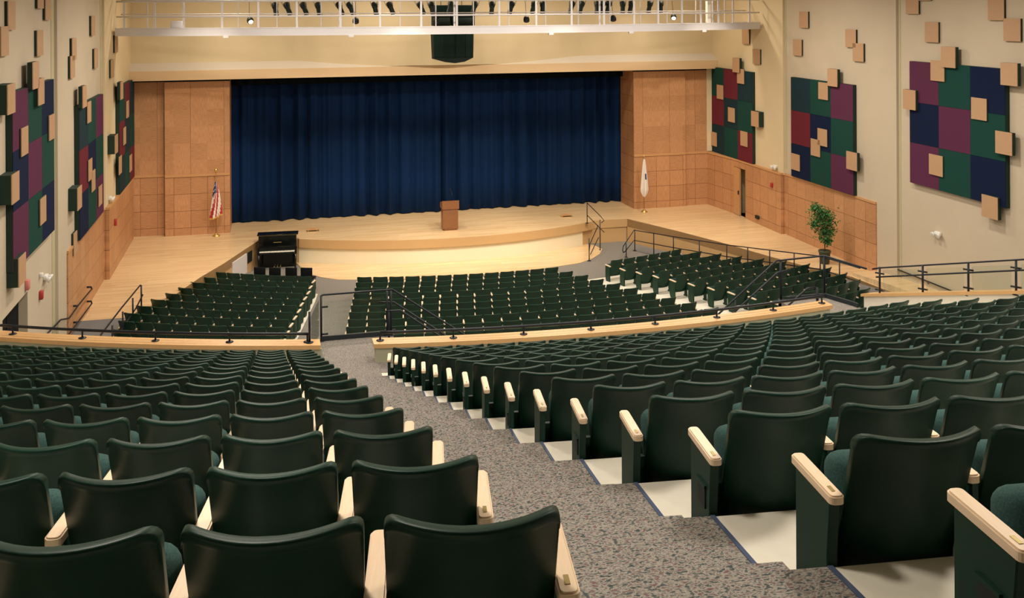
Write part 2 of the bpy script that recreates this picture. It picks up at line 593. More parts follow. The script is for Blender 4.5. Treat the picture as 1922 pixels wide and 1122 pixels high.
def build_walls():
    for s, nme in ((-1, 'wall_left'), (1, 'wall_right')):
        mb = MB().mat('cream_paint')
        h1 = [(23.5, 25.8, 0.0, 2.57)] if s < 0 else []
        wall_boxes(mb, s, -3.5, Y12, -1.3, ZC, W1, h1)
        struct(nme, mb)
        mb = MB().mat('cream_paint')
        wall_boxes(mb, s, Y12, Y23, -1.3, ZC, W2)
        struct(nme, mb)
        mb = MB()
        h3 = [(39.38, 40.45, 0.0, 2.14)] if s > 0 else []
        mb.mat('yellow_paint')
        wall_boxes(mb, s, Y23, 45.25, -1.3, ZC, W3, h3)
        struct(nme, mb)
        # olive strip beside each set-back
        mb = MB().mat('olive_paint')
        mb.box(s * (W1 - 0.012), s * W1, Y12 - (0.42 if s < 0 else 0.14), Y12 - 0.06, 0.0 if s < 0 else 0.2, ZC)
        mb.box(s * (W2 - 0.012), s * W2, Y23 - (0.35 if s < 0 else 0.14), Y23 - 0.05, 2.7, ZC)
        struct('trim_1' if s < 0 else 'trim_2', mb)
        # wainscot
        mb = MB().mat('wood_panel_y')
        wall_boxes2(mb, s, 30.08, Y23, 0.0, 2.42, W2 - 0.04, W2)
        wall_boxes2(mb, s, Y23 - 0.01, 42.5, 0.0, 2.42, W3 - 0.13, W3, h3)
        mb.box(s * (W3 - 0.01), s * (W2 - 0.03), Y23 - 0.01, Y23 + 0.0, 0.0, 2.42)
        if s > 0:
            mb.prism([(W3 - 0.131, 40.46), (W3 - 0.131, 42.655), (12.64, 42.655)], 0.0, 2.42)
            mb.mat('wood_trim').prism([(W3 - 0.151, 40.46), (W3 - 0.151, 42.655), (12.62, 42.655)], 2.42, 2.50)
        mb.mat('wood_trim')
        mb.box(s * (W2 - 0.06), s * W2, 30.08, Y23, 2.42, 2.50)
        mb.box(s * (W3 - 0.15), s * W3, Y23, 42.5, 2.42, 2.50)
        struct('trim_3' if s < 0 else 'trim_4', mb)
    # back wall above the stage opening with bowed centre, plus stage back
    mb = MB().mat('yellow_paint')
    pts, back = [], []
    for i in range(49):
        x = -W3 + 2 * W3 * i / 48
        bow = 0.0
        if abs(x) < 6.3:
            bow = 0.74 * (1 - (abs(x) / 6.3) ** 1.6)
        pts.append((x, YB - bow))
        back.append((x, 43.3))
    mb.strip(pts, back, 6.86, ZC)
    mb.mat('ledge_paint')
    mb.strip([(-W3, 42.3), (W3, 42.3)], [(-W3, 42.95), (W3, 42.95)], 6.46, lambda x, y: 6.84 if y < 42.5 else 7.16)
    mb.mat('tan_fascia').box(-W3, W3, 42.27, 42.3, 6.44, 6.84)
    struct('wall_back', mb)
    mb = MB().mat('valance').box(-W3, W3, 45.25, 45.4, -0.1, ZC)
    mb.box(-W3, W3, 43.3, 45.3, 6.44, 6.6)
    struct('wall_stage', mb)
    mb = MB().mat('rear_wall').box(-13.6, 13.6, -3.7, -3.5, -1.3, ZC)
    struct('wall_rear', mb)
    mb = MB().mat('ceiling_paint').box(-13.6, 13.6, -3.7, 45.4, ZC, ZC + 0.15)
    struct('ceiling', mb)
    # recesses behind the two openings in the side walls
    mb = MB().mat('olive_paint')
    mb.box(-15.4, -13.6, 25.8, 25.9, -0.1, 2.7)
    mb.box(-15.4, -13.6, 23.4, 23.5, -0.1, 2.7)
    mb.box(-15.4, -13.6, 23.4, 25.9, 2.57, 2.7)
    mb.box(-15.5, -15.4, 23.4, 25.9, -0.1, 2.7)
    mb.mat('gray_carpet').box(-15.4, -13.25, 23.4, 25.9, -0.1, 0.0)
    struct('wall_vestibule', mb)
    mb = MB().mat('door_blue')
    mb.box(-13.46, -13.40, 23.52, 24.62, 0.01, 2.55)
    mb.box(-13.46, -13.40, 24.68, 25.78, 0.01, 2.55)
    o = struct('door_1', mb)
    h = MB().mat('rail_metal').tube([(-13.38, 24.5, 0.9), (-13.38, 24.5, 1.3)], 0.02).tube([(-13.38, 24.80, 0.9), (-13.38, 24.80, 1.3)], 0.02).build('door_handle', o)
    mb = MB().mat('valance')
    mb.box(13.6, 14.7, 39.3, 39.38, -0.1, 2.2).box(13.6, 14.7, 40.45, 40.5, -0.1, 2.2).box(13.6, 14.7, 39.3, 40.5, 2.14, 2.2).box(14.6, 14.7, 39.3, 40.5, -0.1, 2.2)
    mb.box(13.0, 14.7, 39.3, 40.5, -0.1, 0.0)
    struct('wall_wings', mb)
    mb = MB().mat('wood_trim').box(12.88, 12.96, 39.90, 40.44, 0.02, 2.12)
    o = struct('door_2', mb)
    MB().mat('rail_metal').box(12.84, 12.88, 39.94, 39.99, 0.95, 1.12).build('door_handle', o)


def wall_boxes2(mb, s, y0, y1, zlo, zhi, xa, xb, holes=()):
    ys = sorted({y0, y1} | {h[0] for h in holes} | {h[1] for h in holes})
    zs = sorted({zlo, zhi} | {h[2] for h in holes} | {min(h[3], zhi) for h in holes})
    for a, b in zip(ys, ys[1:]):
        for c, d in zip(zs, zs[1:]):
            if any(h[0] <= a and b <= h[1] and h[2] <= c and d <= h[3] for h in holes):
                continue
            mb.box(s * xa, s * xb, a, b, c, d)


# plan of the stage's side-extension edges (inner edge), stage floor z = 0
EDGE_R = [(7.85, 40.7), (9.05, 37.9), (10.0, 35.4), (10.65, 33.3), (11.25, 31.6), (12.05, 29.95), (12.25, 28.0), (12.25, 24.4)]
EDGE_L = [(-7.95, 40.8), (-9.14, 37.5), (-9.85, 35.8), (-10.6, 33.6), (-11.15, 31.7), (-11.5, 29.5), (-11.65, 27.0), (-11.7, 22.0)]


def build_stage():
    mb = MB().mat('stage_floor')
    front = arc(CS, 14.2, -6.35, 6.2, 32)
    left = [p for p in EDGE_L if p[1] >= 31.7]
    right = [p for p in EDGE_R if p[1] >= 24.0]
    poly = [(-W3 - 0.1, 45.2), (-W3 - 0.1, 31.7)] + left[::-1] + [(-6.38, 40.78)] + front + [(6.25, 40.72)] + right + [(W1, 24.4), (W1, 45.2)]
    me_ngon(mb, poly, -0.35, 0.0, 'stage_floor', 'apron_wood')
    o = struct('floor_stage', mb)
    # cream face below the wood band, set back, and the wood-clad side faces
    mb = MB().mat('cream_fascia')
    a = arc(CS, 14.10, -6.35, 5.7, 32)
    mb.strip(a, [(x, y + 0.3) for x, y in a], -1.05, -0.35)
    mb.mat('apron_wood')
    mb.strip([(5.7, 40.55), (6.25, 40.75), (7.85, 40.75)], [(5.7, 40.9), (6.25, 40.95), (7.85, 40.95)], -1.05, -0.35)
    mb.strip([(-7.95, 40.82), (-6.3, 40.82)], [(-7.95, 41.0), (-6.3, 41.0)], -1.05, -0.35)
    mb.strip(EDGE_R, [(x + 0.12, y) for x, y in EDGE_R], -1.05, -0.01)
    el = EDGE_L[:5]
    mb.strip(el, [(x - 0.12, y) for x, y in el], -1.05, -0.01)
    mb.mat('parapet_paint').strip(EDGE_L[4:], [(x - 0.12, y) for x, y in EDGE_L[4:]], -1.05, -0.01)
    struct('trim_5', mb)
    # lower timber floor in front of the apron
    mb = MB()
    a = [(-6.2, 39.5), (-6.0, 38.9), (-5.6, 38.35)] + arc(CS, 16.3, -5.0, 4.7, 32) + [(5.3, 38.15)]
    poly = a + [(5.95, 38.9), (6.3, 39.6), (6.2, 40.4), (5.6, 41.0), (-6.5, 41.0)]
    me_ngon(mb, poly, -1.06, -0.985, 'stage_floor', 'apron_wood')
    struct('floor_apron', mb)
    mb = MB().mat('stage_floor').prism([(12.1, 30.05), (12.25, 28.0), (12.3, 24.4), (W1, 24.4), (W1, 30.05)], 0.0, lambda x, y: 0.12 + (30.05 - y) * 0.05)
    struct('floor_ledge', mb)
    # left side aisle landing in gray carpet
    mb = MB().mat('gray_carpet')
    me_ngon(mb, [(-W1, 31.7)] + [(x, y) for x, y in EDGE_L[4:]] + [(-W1, 22.0)], -0.3, 0.0, 'gray_carpet', 'gray_carpet')
    struct('floor_landing', mb)


def me_ngon(mb, poly, z0, z1, top, side):
    """flat slab from a possibly concave polygon (triangulated)"""
    bm = bmesh.new()
    vs = [bm.verts.new((x, y, z1)) for x, y in poly]
    f = bm.faces.new(vs)
    if f.normal.z < 0 or f.calc_area() and (f.normal_update() or f.normal.z < 0):
        f.normal_flip()
    r = bmesh.ops.triangulate(bm, faces=[f])
    bm.verts.ensure_lookup_table()
    bm.verts.index_update()
    P = [v.co.copy() for v in bm.verts]
    mb.mat(top)
    mb.add(P, [[v.index for v in f.verts] for f in bm.faces])
    mb.mat(side)
    mb.add([(p.x, p.y, z0) for p in P], [[v.index for v in f.verts][::-1] for f in bm.faces])
    bm.free()
    n = len(poly)
    vv = [(x, y, z0) for x, y in poly] + [(x, y, z1) for x, y in poly]
    mb.add(vv, [(i, (i + 1) % n, n + (i + 1) % n, n + i) for i in range(n)])


def front_z(x, y):
    r = math.hypot(x - CF[0], y - CF[1])
    return -1.0 + 0.0968 * min(max(r - 20.3, 0), 9.4)


def cone_patch(mb, r0, r1, fx0, fx1, nr, nx, dz=0.0):
    """patch of the raked front floor; fx0/fx1 give x limits at radius r"""
    vs, fs = [], []
    for i in range(nr + 1):
        r = r0 + (r1 - r0) * i / nr
        xa, xb = fx0(r), fx1(r)
        for j in range(nx + 1):
            x = xa + (xb - xa) * j / nx
            y = CF[1] - math.sqrt(max(r * r - (x - CF[0]) ** 2, 0.01))
            vs.append((x, y, front_z(x, y) + dz))
    for i in range(nr):
        for j in range(nx):
            a = i * (nx + 1) + j
            fs.append((a, a + nx + 1, a + nx + 2, a + 1))
    mb.add(vs, fs)


def build_front_floor():
    mb = MB().mat('carpet_far')
    cone_patch(mb, 13.0, 36.0, lambda r: -12.9 if r > 15 else -11, lambda r: 13.0 if r > 15 else 11, 46, 30)
    struct('floor', mb)
    mb = MB().mat('vinyl')
    kk = lambda r: (r - 20.3) / 0.95
    cone_patch(mb, 19.5, 29.9, lambda r: -9.5 - .30 * kk(r), lambda r: -5.93 - .135 * kk(r), 20, 8, 0.012)
    cone_patch(mb, 19.5, 29.9, lambda r: -4.62 - .12 * kk(r), lambda r: 2.95 + .26 * kk(r), 20, 12, 0.012)
    cone_patch(mb, 19.5, 29.9, lambda r: 4.35 + .27 * kk(r), lambda r: min(8.45 + .42 * kk(r), 11.9), 20, 8, 0.012)
    struct('floor_seating', mb)
    # ramp along the right stage extension
    mb = MB()
    A = RAMP_RAIL
    B = [(7.95, 39.6), (9.0, 37.9), (10.0, 35.3), (10.8, 32.8), (11.9, 30.1), (12.2, 28.0)]
    vs, fs = [], []
    zs = [-0.985, -0.9, -0.7, -0.45, -0.12, 0.0]
    mb.mat('gray_carpet').strip_z(A, B, [-1.1] * 6, zs) if hasattr(mb, 'strip_z') else ramp_solid(mb, A, B, zs)
    struct('floor_ramp', mb)


RAMP_RAIL = [(7.55, 39.0), (8.47, 37.04), (9.56, 34.46), (10.25, 32.4), (10.85, 30.0), (11.0, 27.9)]
RAMP_Z = [-0.985, -0.9, -0.7, -0.45, -0.12, 0.0]


def ramp_solid(mb, A, B, zs):
    mb.mat('gray_carpet')
    n = len(A)
    vs = []
    for a, b, z in zip(A, B, zs):
        vs += [(a[0], a[1], -1.1), (b[0], b[1], -1.1), (b[0], b[1], z), (a[0], a[1], z)]
    fs = [(0, 1, 2, 3), tuple(4 * (n - 1) + k for k in (3, 2, 1, 0))]
    for i in range(n - 1):
        o, p = 4 * i, 4 * (i + 1)
        for k in range(4):
            k2 = (k + 1) % 4
            fs.append((o + k, p + k, p + k2, o + k2))
    mb.add(vs, fs)


AISLE_L, AISLE_R = -6.82, -5.475


def build_rear_floor():
    v = MB().mat('vinyl')
    c = MB().mat('carpet')
    t = MB().mat('blue_trim')
    xr = 6.15
    for i in range(-2, 16):
        z = zrow(i)
        rn, rf = nose(i), nose(i + 1)          # near edge radius, far edge radius
        for xa, xb in ((-W1, AISLE_L), (AISLE_R, xr if i > 11 else W1)):
            if i == 15:
                c.strip(arc(CR, 28.48, xa, xb, 14), arc(CR, rf, xa, xb, 14), z - 0.5, z)
            v.strip(arc(CR, rf, xa, xb, 14), arc(CR, rn, xa, xb, 14), z - 0.5, z)
        # carpet in the aisle, flush with the platforms, and the half step
        far_e = [(AISLE_L + (AISLE_R - AISLE_L) * q / 3, 20.55) for q in range(4)] if i == 15 else arc(CR, rf, AISLE_L, AISLE_R, 3)
        c.strip(far_e, arc(CR, rn, AISLE_L, AISLE_R, 3), z - 0.5, z + 0.004)
        if i < 15 or True:
            c.strip(arc(CR, rn - 0.33, AISLE_L, AISLE_R, 3), arc(CR, rn, AISLE_L, AISLE_R, 3), z, z + 0.159)
        if i < 15:
            t.strip(arc(CR, rf, AISLE_R, AISLE_R + 0.022, 1), arc(CR, rn - 0.33, AISLE_R, AISLE_R + 0.022, 1), z, z + 0.008)
            t.strip(arc(CR, rf, AISLE_L - 0.022, AISLE_L, 1), arc(CR, rn - 0.33, AISLE_L - 0.022, AISLE_L, 1), z, z + 0.008)
    # widen the landing beyond the parapet line
    z = zrow(15)
    c.prism([(AISLE_R, 20.55), (AISLE_R, 19.1), (-5.0, 19.1), (-5.0, 20.55)], z - 0.3, z)
    c.prism([(4.0, 20.6), (5.2, 20.6), (5.5, 19.7), (5.6, 19.0), (5.5, 18.4), (4.37, 18.4), (4.37, 19.35), (4.0, 19.35)], z - 0.3, z + 0.004)
    struct('floor_tiers', v)
    struct('floor_aisle', c)
    struct('trim_6', t)
    # support wall under the tiers, olive parapet facing the rows, wood cap
    p = MB().mat('parapet_paint')
    p.strip(arc(CR, 28.22, -W1, AISLE_L + 0.24, 14), arc(CR, 28.48, -W1, AISLE_L + 0.28, 14), -0.15, 2.82)
    p.strip(arc(CR, 28.22, -5.52, 4.3, 20), arc(CR, 28.48, -5.52, 4.3, 20), -0.15, 2.82)
    p.box(AISLE_L, -5.0, 20.4, 20.54, -0.15, zrow(15) - 0.02)
    p.box(4.0, 5.2, 20.45, 20.59, -0.15, zrow(15) - 0.02)
    struct('wall_parapet', p)
    k = MB().mat('wood_cap')
    k.strip(arc(CR, 28.17, -W1, -6.56, 16), arc(CR, 28.53, -W1, -6.56, 16), 2.82, 2.90)
    struct('trim_7', k)
    k = MB().mat('wood_cap')
    k.strip(arc(CR, 28.17, -5.56, 4.34, 24), arc(CR, 28.53, -5.56, 4.34, 24), 2.82, 2.90)
    struct('trim_8', k)
    # sloping side wall at the right aisle with its cap
    w = MB().mat('white_paint')
    A = (5.36, 19.25); B = (6.95, 14.6)
    dx, dy = B[0] - A[0], B[1] - A[1]
    L = math.hypot(dx, dy)
    nx, ny = -dy / L, dx / L
    zt = lambda x, y: 2.86 + 0.275 * (A[1] + 0.15 - y)
    th = 0.35
    P4 = [(A[0], A[1]), (B[0], B[1]), (B[0] + nx * th, B[1] + ny * th), (A[0] + nx * th, A[1] + ny * th)]
    w.prism(P4, -0.15, zt)
    struct('wall_stair', w)
    k = MB().mat('wood_cap')
    e = 0.05
    ux, uy = dx / L, dy / L
    P4 = [(A[0] - nx * e - ux * e, A[1] - ny * e - uy * e), (B[0] - nx * e, B[1] - ny * e), (B[0] + nx * (th + e), B[1] + ny * (th + e)), (A[0] + nx * (th + e) - ux * e, A[1] + ny * (th + e) - uy * e)]
    k.prism(P4, zt, lambda x, y: zt(x, y) + 0.06)
    struct('trim_9', k)
    # two stair flights behind the parapet
    s = MB().mat('gray_carpet')
    for j in range(16):
        zz = zrow(15) - 0.163 * (j + 1)
        x0 = -5.0 + 0.265 * j
        s.box(x0, x0 + 0.265, 19.55, 20.65, zz - 0.35, zz)
        x0 = 4.0 - 0.265 * j
        if x0 - 0.265 > -0.4 + 0.265 * 0:
            s.box(x0 - 0.265, x0, 19.55, 20.6, zz - 0.35, zz)
    struct('floor_stairs', s)


# ================================================================= SEATS
BW = 0.252
BWL = 0.226     # half width of backrest


def back_mesh(name, hw, seg=22, mat='seat_plastic', simple=False, dip=0.10):
    mb = MB().mat(mat)
    H, Z0 = 0.838, 0.20
    cols = seg
    if simple:
        prof = [(0.0, 0), (1.0, 0), (1.0, 1), (0.0, 1)]
    else:
        prof = [(0.0, 0.0), (0.25, 0), (0.5, 0), (0.75, 0), (0.935, 0), (0.950, -0.28), (0.982, -0.42), (0.996, -0.30), (1.0, -0.05), (1.0, 0.95), (0.985, 1.2), (0.955, 1.25), (0.93, 1.0), (0.75, 1), (0.5, 1), (0.25, 1), (0.0, 1)]
    th = 0.028
    vs, fs = [], []
    n = len(prof)
    for c in range(cols + 1):
        s = -1 + 2 * c / cols
        if not simple:
            s = math.sin(s * PI / 2)
        q = max(abs(s) - 0.84, 0) / 0.16
        drop = 0.04 * (1 - math.sqrt(max(1 - q * q, 0)))
        dropb = 0.06 * (1 - math.sqrt(max(1 - q * q, 0)))
        for (t, k) in prof:
            zt = (H - drop)
            zb = Z0 + dropb
            z = zb + (zt - zb) * t
            yb = -0.19 + min((H - z) * 0.335, 0.172 + 0.02 * (H - z))
            curve = dip * (abs(s) ** 2.0)
            x = s * (hw - 0.012 * (1 - (z - Z0) / (H - Z0)))
            vs.append((x, yb + curve + k * th, z))
    for c in range(cols):
        for k in range(n):
            k2 = (k + 1) % n
            fs.append((c * n + k, (c + 1) * n + k, (c + 1) * n + k2, c * n + k2))
    fs.append(tuple(range(n)))
    fs.append(tuple(cols * n + k for k in range(n))[::-1])
    mb.add(vs, fs, not simple)
    return mb


def pad_mesh(hw):
    mb = MB().mat('seat_fabric')
    vs, fs = [], []
    nc, nr = 8, 6
    for side in (0, 1):
        for r in range(nr + 1):
            for c in range(nc + 1):
                s = (-1 + 2 * c / nc) * 0.88
                z = 0.40 + 0.42 * r / nr
                yb = -0.19 + (0.838 - z) * 0.335 + 0.10 * s * s + 0.028
                puff = 0.045 * (1 - (s / 0.88) ** 4) * (1 - (2 * r / nr - 1) ** 4) if side else 0
                vs.append((s * hw, yb + puff + 0.004 * side, z))
    off = (nr + 1) * (nc + 1)
    for r in range(nr):
        for c in range(nc):
            a = r * (nc + 1) + c
            fs.append((a, a + 1, a + nc + 2, a + nc + 1))
            fs.append((off + a, off + a + nc + 1, off + a + nc + 2, off + a + 1))
    mb.add(vs, fs, True)
    return mb


def cushion_mb(hw, mat='seat_fabric', simple=False):
    mb = MB().mat(mat)
    # folded-up seat: rounded slab leaning against the back
    M = Matrix.Translation((0, 0.165, 0.44)) @ Matrix.Rotation(math.radians(-16), 4, 'X')
    w = hw - 0.01
    if simple:
        mb.box(-w, w, -0.045, 0.05, -0.17, 0.19, M)
    else:
        mb.bevbox(-w, w, -0.075, 0.08, -0.17, 0.20, 0.07, 4, M)
    return mb


def arm_mb(x, simple=False, mat='arm_wood', y0=-0.058):
    mb = MB().mat(mat)
    if simple:
        mb.box(x - 0.028, x + 0.028, -0.07, 0.27, 0.575, 0.605)
    else:
        # plan with rounded ends, bevelled edge
        bm = bmesh.new()
        poly = []
        for (cx, cy, a0) in ((x + 0.008, 0.265, 0), (x - 0.008, 0.265, 90), (x - 0.008, y0, 180), (x + 0.008, y0, 270)):
            for k in range(5):
                a = math.radians(a0 + 22.5 * k)
                poly.append((cx + 0.021 * math.cos(a), cy + 0.021 * math.sin(a)))
        vs = [bm.verts.new((px, py, 0.572)) for px, py in poly]
        f = bm.faces.new(vs)
        r = bmesh.ops.extrude_face_region(bm, geom=[f])
        up = [v for v in r['geom'] if isinstance(v, bmesh.types.BMVert)]
        for v in up:
            v.co.z = 0.605
        bmesh.ops.recalc_face_normals(bm, faces=bm.faces[:])
        ed = [e for e in bm.edges if abs(e.verts[0].co.z - e.verts[1].co.z) < 1e-5 and e.verts[0].co.z > 0.6]
        bmesh.ops.bevel(bm, geom=ed, offset=0.006, segments=2, affect='EDGES')
        bm.verts.ensure_lookup_table()
        bm.verts.index_update()
        mb.add([v.co.copy() for v in bm.verts], [[v.index for v in ff.verts] for ff in bm.faces])
        bm.free()
    return mb


def panel_mb(x, simple=False, mat='seat_metal'):
    """solid end standard under the aisle armrest"""
    mb = MB().mat(mat)
    prof = [(-0.03, 0.0), (0.20, 0.0), (0.25, 0.12), (0.25, 0.572), (-0.055, 0.572), (-0.03, 0.36)]
    t = 0.022
    n = len(prof)
    vs = [(x - t, y, z) for y, z in prof] + [(x + t, y, z) for y, z in prof]
    fs = [tuple(range(n))[::-1], tuple(range(n, 2 * n))] + [(i, (i + 1) % n, n + (i + 1) % n, n + i) for i in range(n)]
    if simple:
        mb.add(vs, fs)
        return mb
    bm = bmesh.new()
    bv = [bm.verts.new(p) for p in vs]
    for f in fs:
        bm.faces.new([bv[k] for k in f])
    bmesh.ops.recalc_face_normals(bm, faces=bm.faces[:])
    bmesh.ops.bevel(bm, geom=bm.edges[:], offset=0.005, segments=1, affect='EDGES')
    bm.verts.index_update()
    mb.add([v.co.copy() for v in bm.verts], [[v.index for v in f.verts] for f in bm.faces])
    bm.free()
    return mb


def support_mb(x, simple=False, mat='seat_metal'):
    mb = MB().mat(mat)
    prof = [(-0.03, 0.0), (0.16, 0.0), (0.16, 0.04), (0.12, 0.06), (0.14, 0.40), (0.22, 0.572), (0.0, 0.572), (-0.01, 0.36), (-0.02, 0.06), (-0.03, 0.04)]
    t = 0.012
    n = len(prof)
    vs = [(x - t, y, z) for y, z in prof] + [(x + t, y, z) for y, z in prof]
    fs = [tuple(range(n))[::-1], tuple(range(n, 2 * n))] + [(i, (i + 1) % n, n + (i + 1) % n, n + i) for i in range(n)]
    mb.add(vs, fs)
    return mb


SM = {}


def seat_meshes():
    for q, hw in (('C', BW), ('L', BWL)):
        SM['back' + q] = back_mesh('backrest', hw).mesh('backrest')
        SM['pad' + q] = pad_mesh(hw).mesh('back_cushion')
        SM['cushion' + q] = cushion_mb(hw - 0.01).mesh('seat_cushion')
    for sfx, x in (('l0', -0.320), ('l', -0.281), ('r50', 0.250)):
        SM['arm' + sfx] = arm_mb(x, y0=0.02 if sfx == 'l' else -0.058).mesh('armrest')
        SM['panel' + sfx] = panel_mb(x).mesh('end_panel')
        SM['sup' + sfx] = support_mb(x).mesh('support')
        SM['bar' + sfx] = MB().mat('seat_metal').box(-abs(x) + 0.024 if x < 0 else -0.236, 0.25 if x < 0 else abs(x) - 0.014, 0.10, 0.135, 0.10, 0.40).mesh('shade_bar')  # dark bar added in place of the shadow under the seat
        SM['plate' + sfx] = MB().mat('brass_plate').box(x - 0.007, x + 0.007, -0.042, 0.0, 0.605, 0.607).mesh('number_plate')
        out = -1 if x < 0 else 1
        mb = MB().mat('slot_dark').box(x + out * 0.020, x + out * 0.028, 0.02, 0.12, 0.32, 0.42)
        mb.mat('seat_metal').box(x + out * 0.022, x + out * 0.034, 0.01, 0.13, 0.42, 0.435)
        SM['slot' + sfx] = mb.mesh('aisle_light')


def rear_seats():
    """returns list of (distance, dict) for every rear seat that the frame can show"""
    out = []
    for i in range(0, 16):
        r = 44.156 - (i - 1) - 0.19
        tw = {0: -0.02, 1: 0.0}.get(i, 0.0)
        z = zrow(i)
        # centre block, counted from the aisle
        rc = r + {0: -0.03, 1: 0.012}.get(i, 0.0)
        sp = 0.562
        x_edge = -5.445
        a_edge = math.asin((x_edge - CR[0]) / r)
        j = 0
        while j < 26:
            a = a_edge + (0.320 + tw + j * sp) / r
            x = CR[0] + rc * math.sin(a)
            y = CR[1] - rc * math.cos(a)
            if x > -7.5 + 0.891 * y + 0.45 or x > (5.05 if i > 12 else 9):
                break
            out.append(('C', i, j, x, y, z, a))
            j += 1
        # left block
        sp = 0.500
        x_edge = -6.745
        a_edge = math.asin((x_edge - CR[0]) / r)
        j = 0
        while j < 26:
            a = a_edge - (0.250 + j * sp) / r
            x = CR[0] + r * math.sin(a)
            y = CR[1] - r * math.cos(a)
            if x < -7.5 - 0.244 * y - 0.45 or x < -12.9:
                break
            out.append(('L', i, j, x, y, z, a))
            j += 1
    return out


def front_seats():
    out = []
    for k in range(0, 11):
        R = 20.3 + 0.95 * k
        r = R - 0.19
        blocks = (('FL', -9.45 - .33 * k, -6.02 - .13 * k), ('FC', -4.50 - .12 * k, 2.80 + .26 * k), ('FR', 4.90 + .27 * k, [8.25 + .43 * k, 11.0, 10.75, 10.35][max(0, k - 7)] if k != 7 else 11.1))
        for nme, xa, xb in blocks:
            if nme == 'FL' and k >= 7:
                xa = max(xa, -11.65)
            aa = math.asin((xa - CF[0]) / r)
            ab = math.asin((xb - CF[0]) / r)
            n = max(1, round((ab - aa) * r / 0.55))
            for j in range(n):
                a = aa + (ab - aa) * (j + 0.5) / n
                x = CF[0] + r * math.sin(a)
                y = CF[1] - r * math.cos(a)
                out.append((nme, k, j, x, y, front_z(x, y) + 0.012, a, n))
    return out


def build_seats():
    seat_meshes()
    seats = rear_seats()
    cp = Vector((-7.503, 0, 9.4))
    seats.sort(key=lambda s: (Vector((s[3], s[4], s[5])) - cp).length)
    near = seats[:300]
    far = seats[300:]
    for (blk, i, j, x, y, z, a) in near:
        q = i + 1
        if blk == 'C':
            lab = 'dark green flip-up seat, %s from the aisle, %s row up from camera, right block' % (ORD[j + 1], ORD[q])
            grp = 'flip-up seats of the rear right block'
        else:
            lab = 'dark green flip-up seat, %s from the aisle, %s row up from camera, left block' % (ORD[j + 1], ORD[q])
            grp = 'flip-up seats of the rear left block'
        lab = lab.replace('row up from camera', 'nearest row')
        t = empty('auditorium_seat', lab, 'seat', (x, y, z), a, grp)
        link_part('backrest', SM['back' + blk], t)
        link_part('back_cushion', SM['pad' + blk], t)
        link_part('seat_cushion', SM['cushion' + blk], t)
        s = ('l0' if j == 0 else 'l') if blk == 'C' else 'r50'
        ar = link_part('armrest', SM['arm' + s], t)
        link_part('shade_bar', SM['bar' + s], t)
        if j == 0:
            link_part('end_panel', SM['panel' + s], t)
            link_part('number_plate', SM['plate' + s], ar)
            if i % 2 == 0:
                link_part('aisle_light', SM['slot' + s], t)
        else:
            link_part('support', SM['sup' + s], t)
    # everything farther off: one object
    protos = {}

    def proto(half, end_l, end_r, arm_l, arm_r):
        key = (half, end_l, end_r, arm_l, arm_r)
        if key not in protos:
            mb = back_mesh('b', half - 0.017, 8, 'seat_far', False, 0.07)
            cu = cushion_mb(half - 0.03, 'seat_fabric', True)
            mbs = [mb, cu]
            if arm_l:
                mbs.append(arm_mb(-half, True))
                mbs.append(panel_mb(-half, True, 'seat_far') if end_l else support_mb(-half, True, 'seat_far'))
            if arm_r:
                mbs.append(arm_mb(half, True))
                mbs.append(panel_mb(half, True, 'seat_far') if end_r else support_mb(half, True, 'seat_far'))
            protos[key] = mbs
        return protos[key]

    big = MB()
    for s in far:
        blk, i, j, x, y, z, a = s
        mbs = proto(0.262, j == 0, False, True, False) if blk == 'C' else proto(0.25, False, j == 0, False, True)
        put(big, mbs, x, y, z, a)
    for (nme, k, j, x, y, z, a, n) in front_seats():
        mbs = proto(0.273, j == 0, j == n - 1, True, j == n - 1)
        put(big, mbs, x, y, z, a)
    o = big.build('auditorium_seat')
    tag(o, 'rows of small dark green seats in the lower section between parapet and stage', 'seats', None, 'stuff')


def put(big, mbs, x, y, z, a):
    ca, sa = math.cos(a), math.sin(a)
    for m in mbs:
        off = len(big.v)
        big.v += [(x + ca * p[0] - sa * p[1], y + sa * p[0] + ca * p[1], z + p[2]) for p in m.v]
        big.f += [tuple(i + off for i in f) for f in m.f]
        idx = []
        for mn in m.mats:
            big.mat(mn)
            idx.append(big.cur)
        big.mi += [idx[k] for k in m.mi]
        big.sm += m.sm


# ================================================================= RAILINGS
def flange(mb, x, y, z):
    mb.lathe([(0.075, 0), (0.075, 0.012), (0.03, 0.02)], (x, y, z), 12)


def arc_rail(name, label, xa, xb, npost, posts_x):
    t = empty(name, label, 'railing', (posts_x[0], CR[1] - math.sqrt(28.33 ** 2 - (posts_x[0] - CR[0]) ** 2), 2.9))
    o = Vector(t.location)
    pts = [(x - o.x, y - o.y, 3.06 - o.z) for x, y in arc(CR, 28.33, xa, xb, 30)]
    MB().mat('rail_metal').tube(pts, 0.028, 10).build('rail', t)
    for px in posts_x:
        y = CR[1] - math.sqrt(28.33 ** 2 - (px - CR[0]) ** 2)
        mb = MB().mat('rail_metal')
        mb.tube([(px - o.x, y - o.y, 0), (px - o.x, y - o.y, 0.16)], 0.018, 8)
        flange(mb, px - o.x, y - o.y, 0)
        mb.build('post', t)
    return t


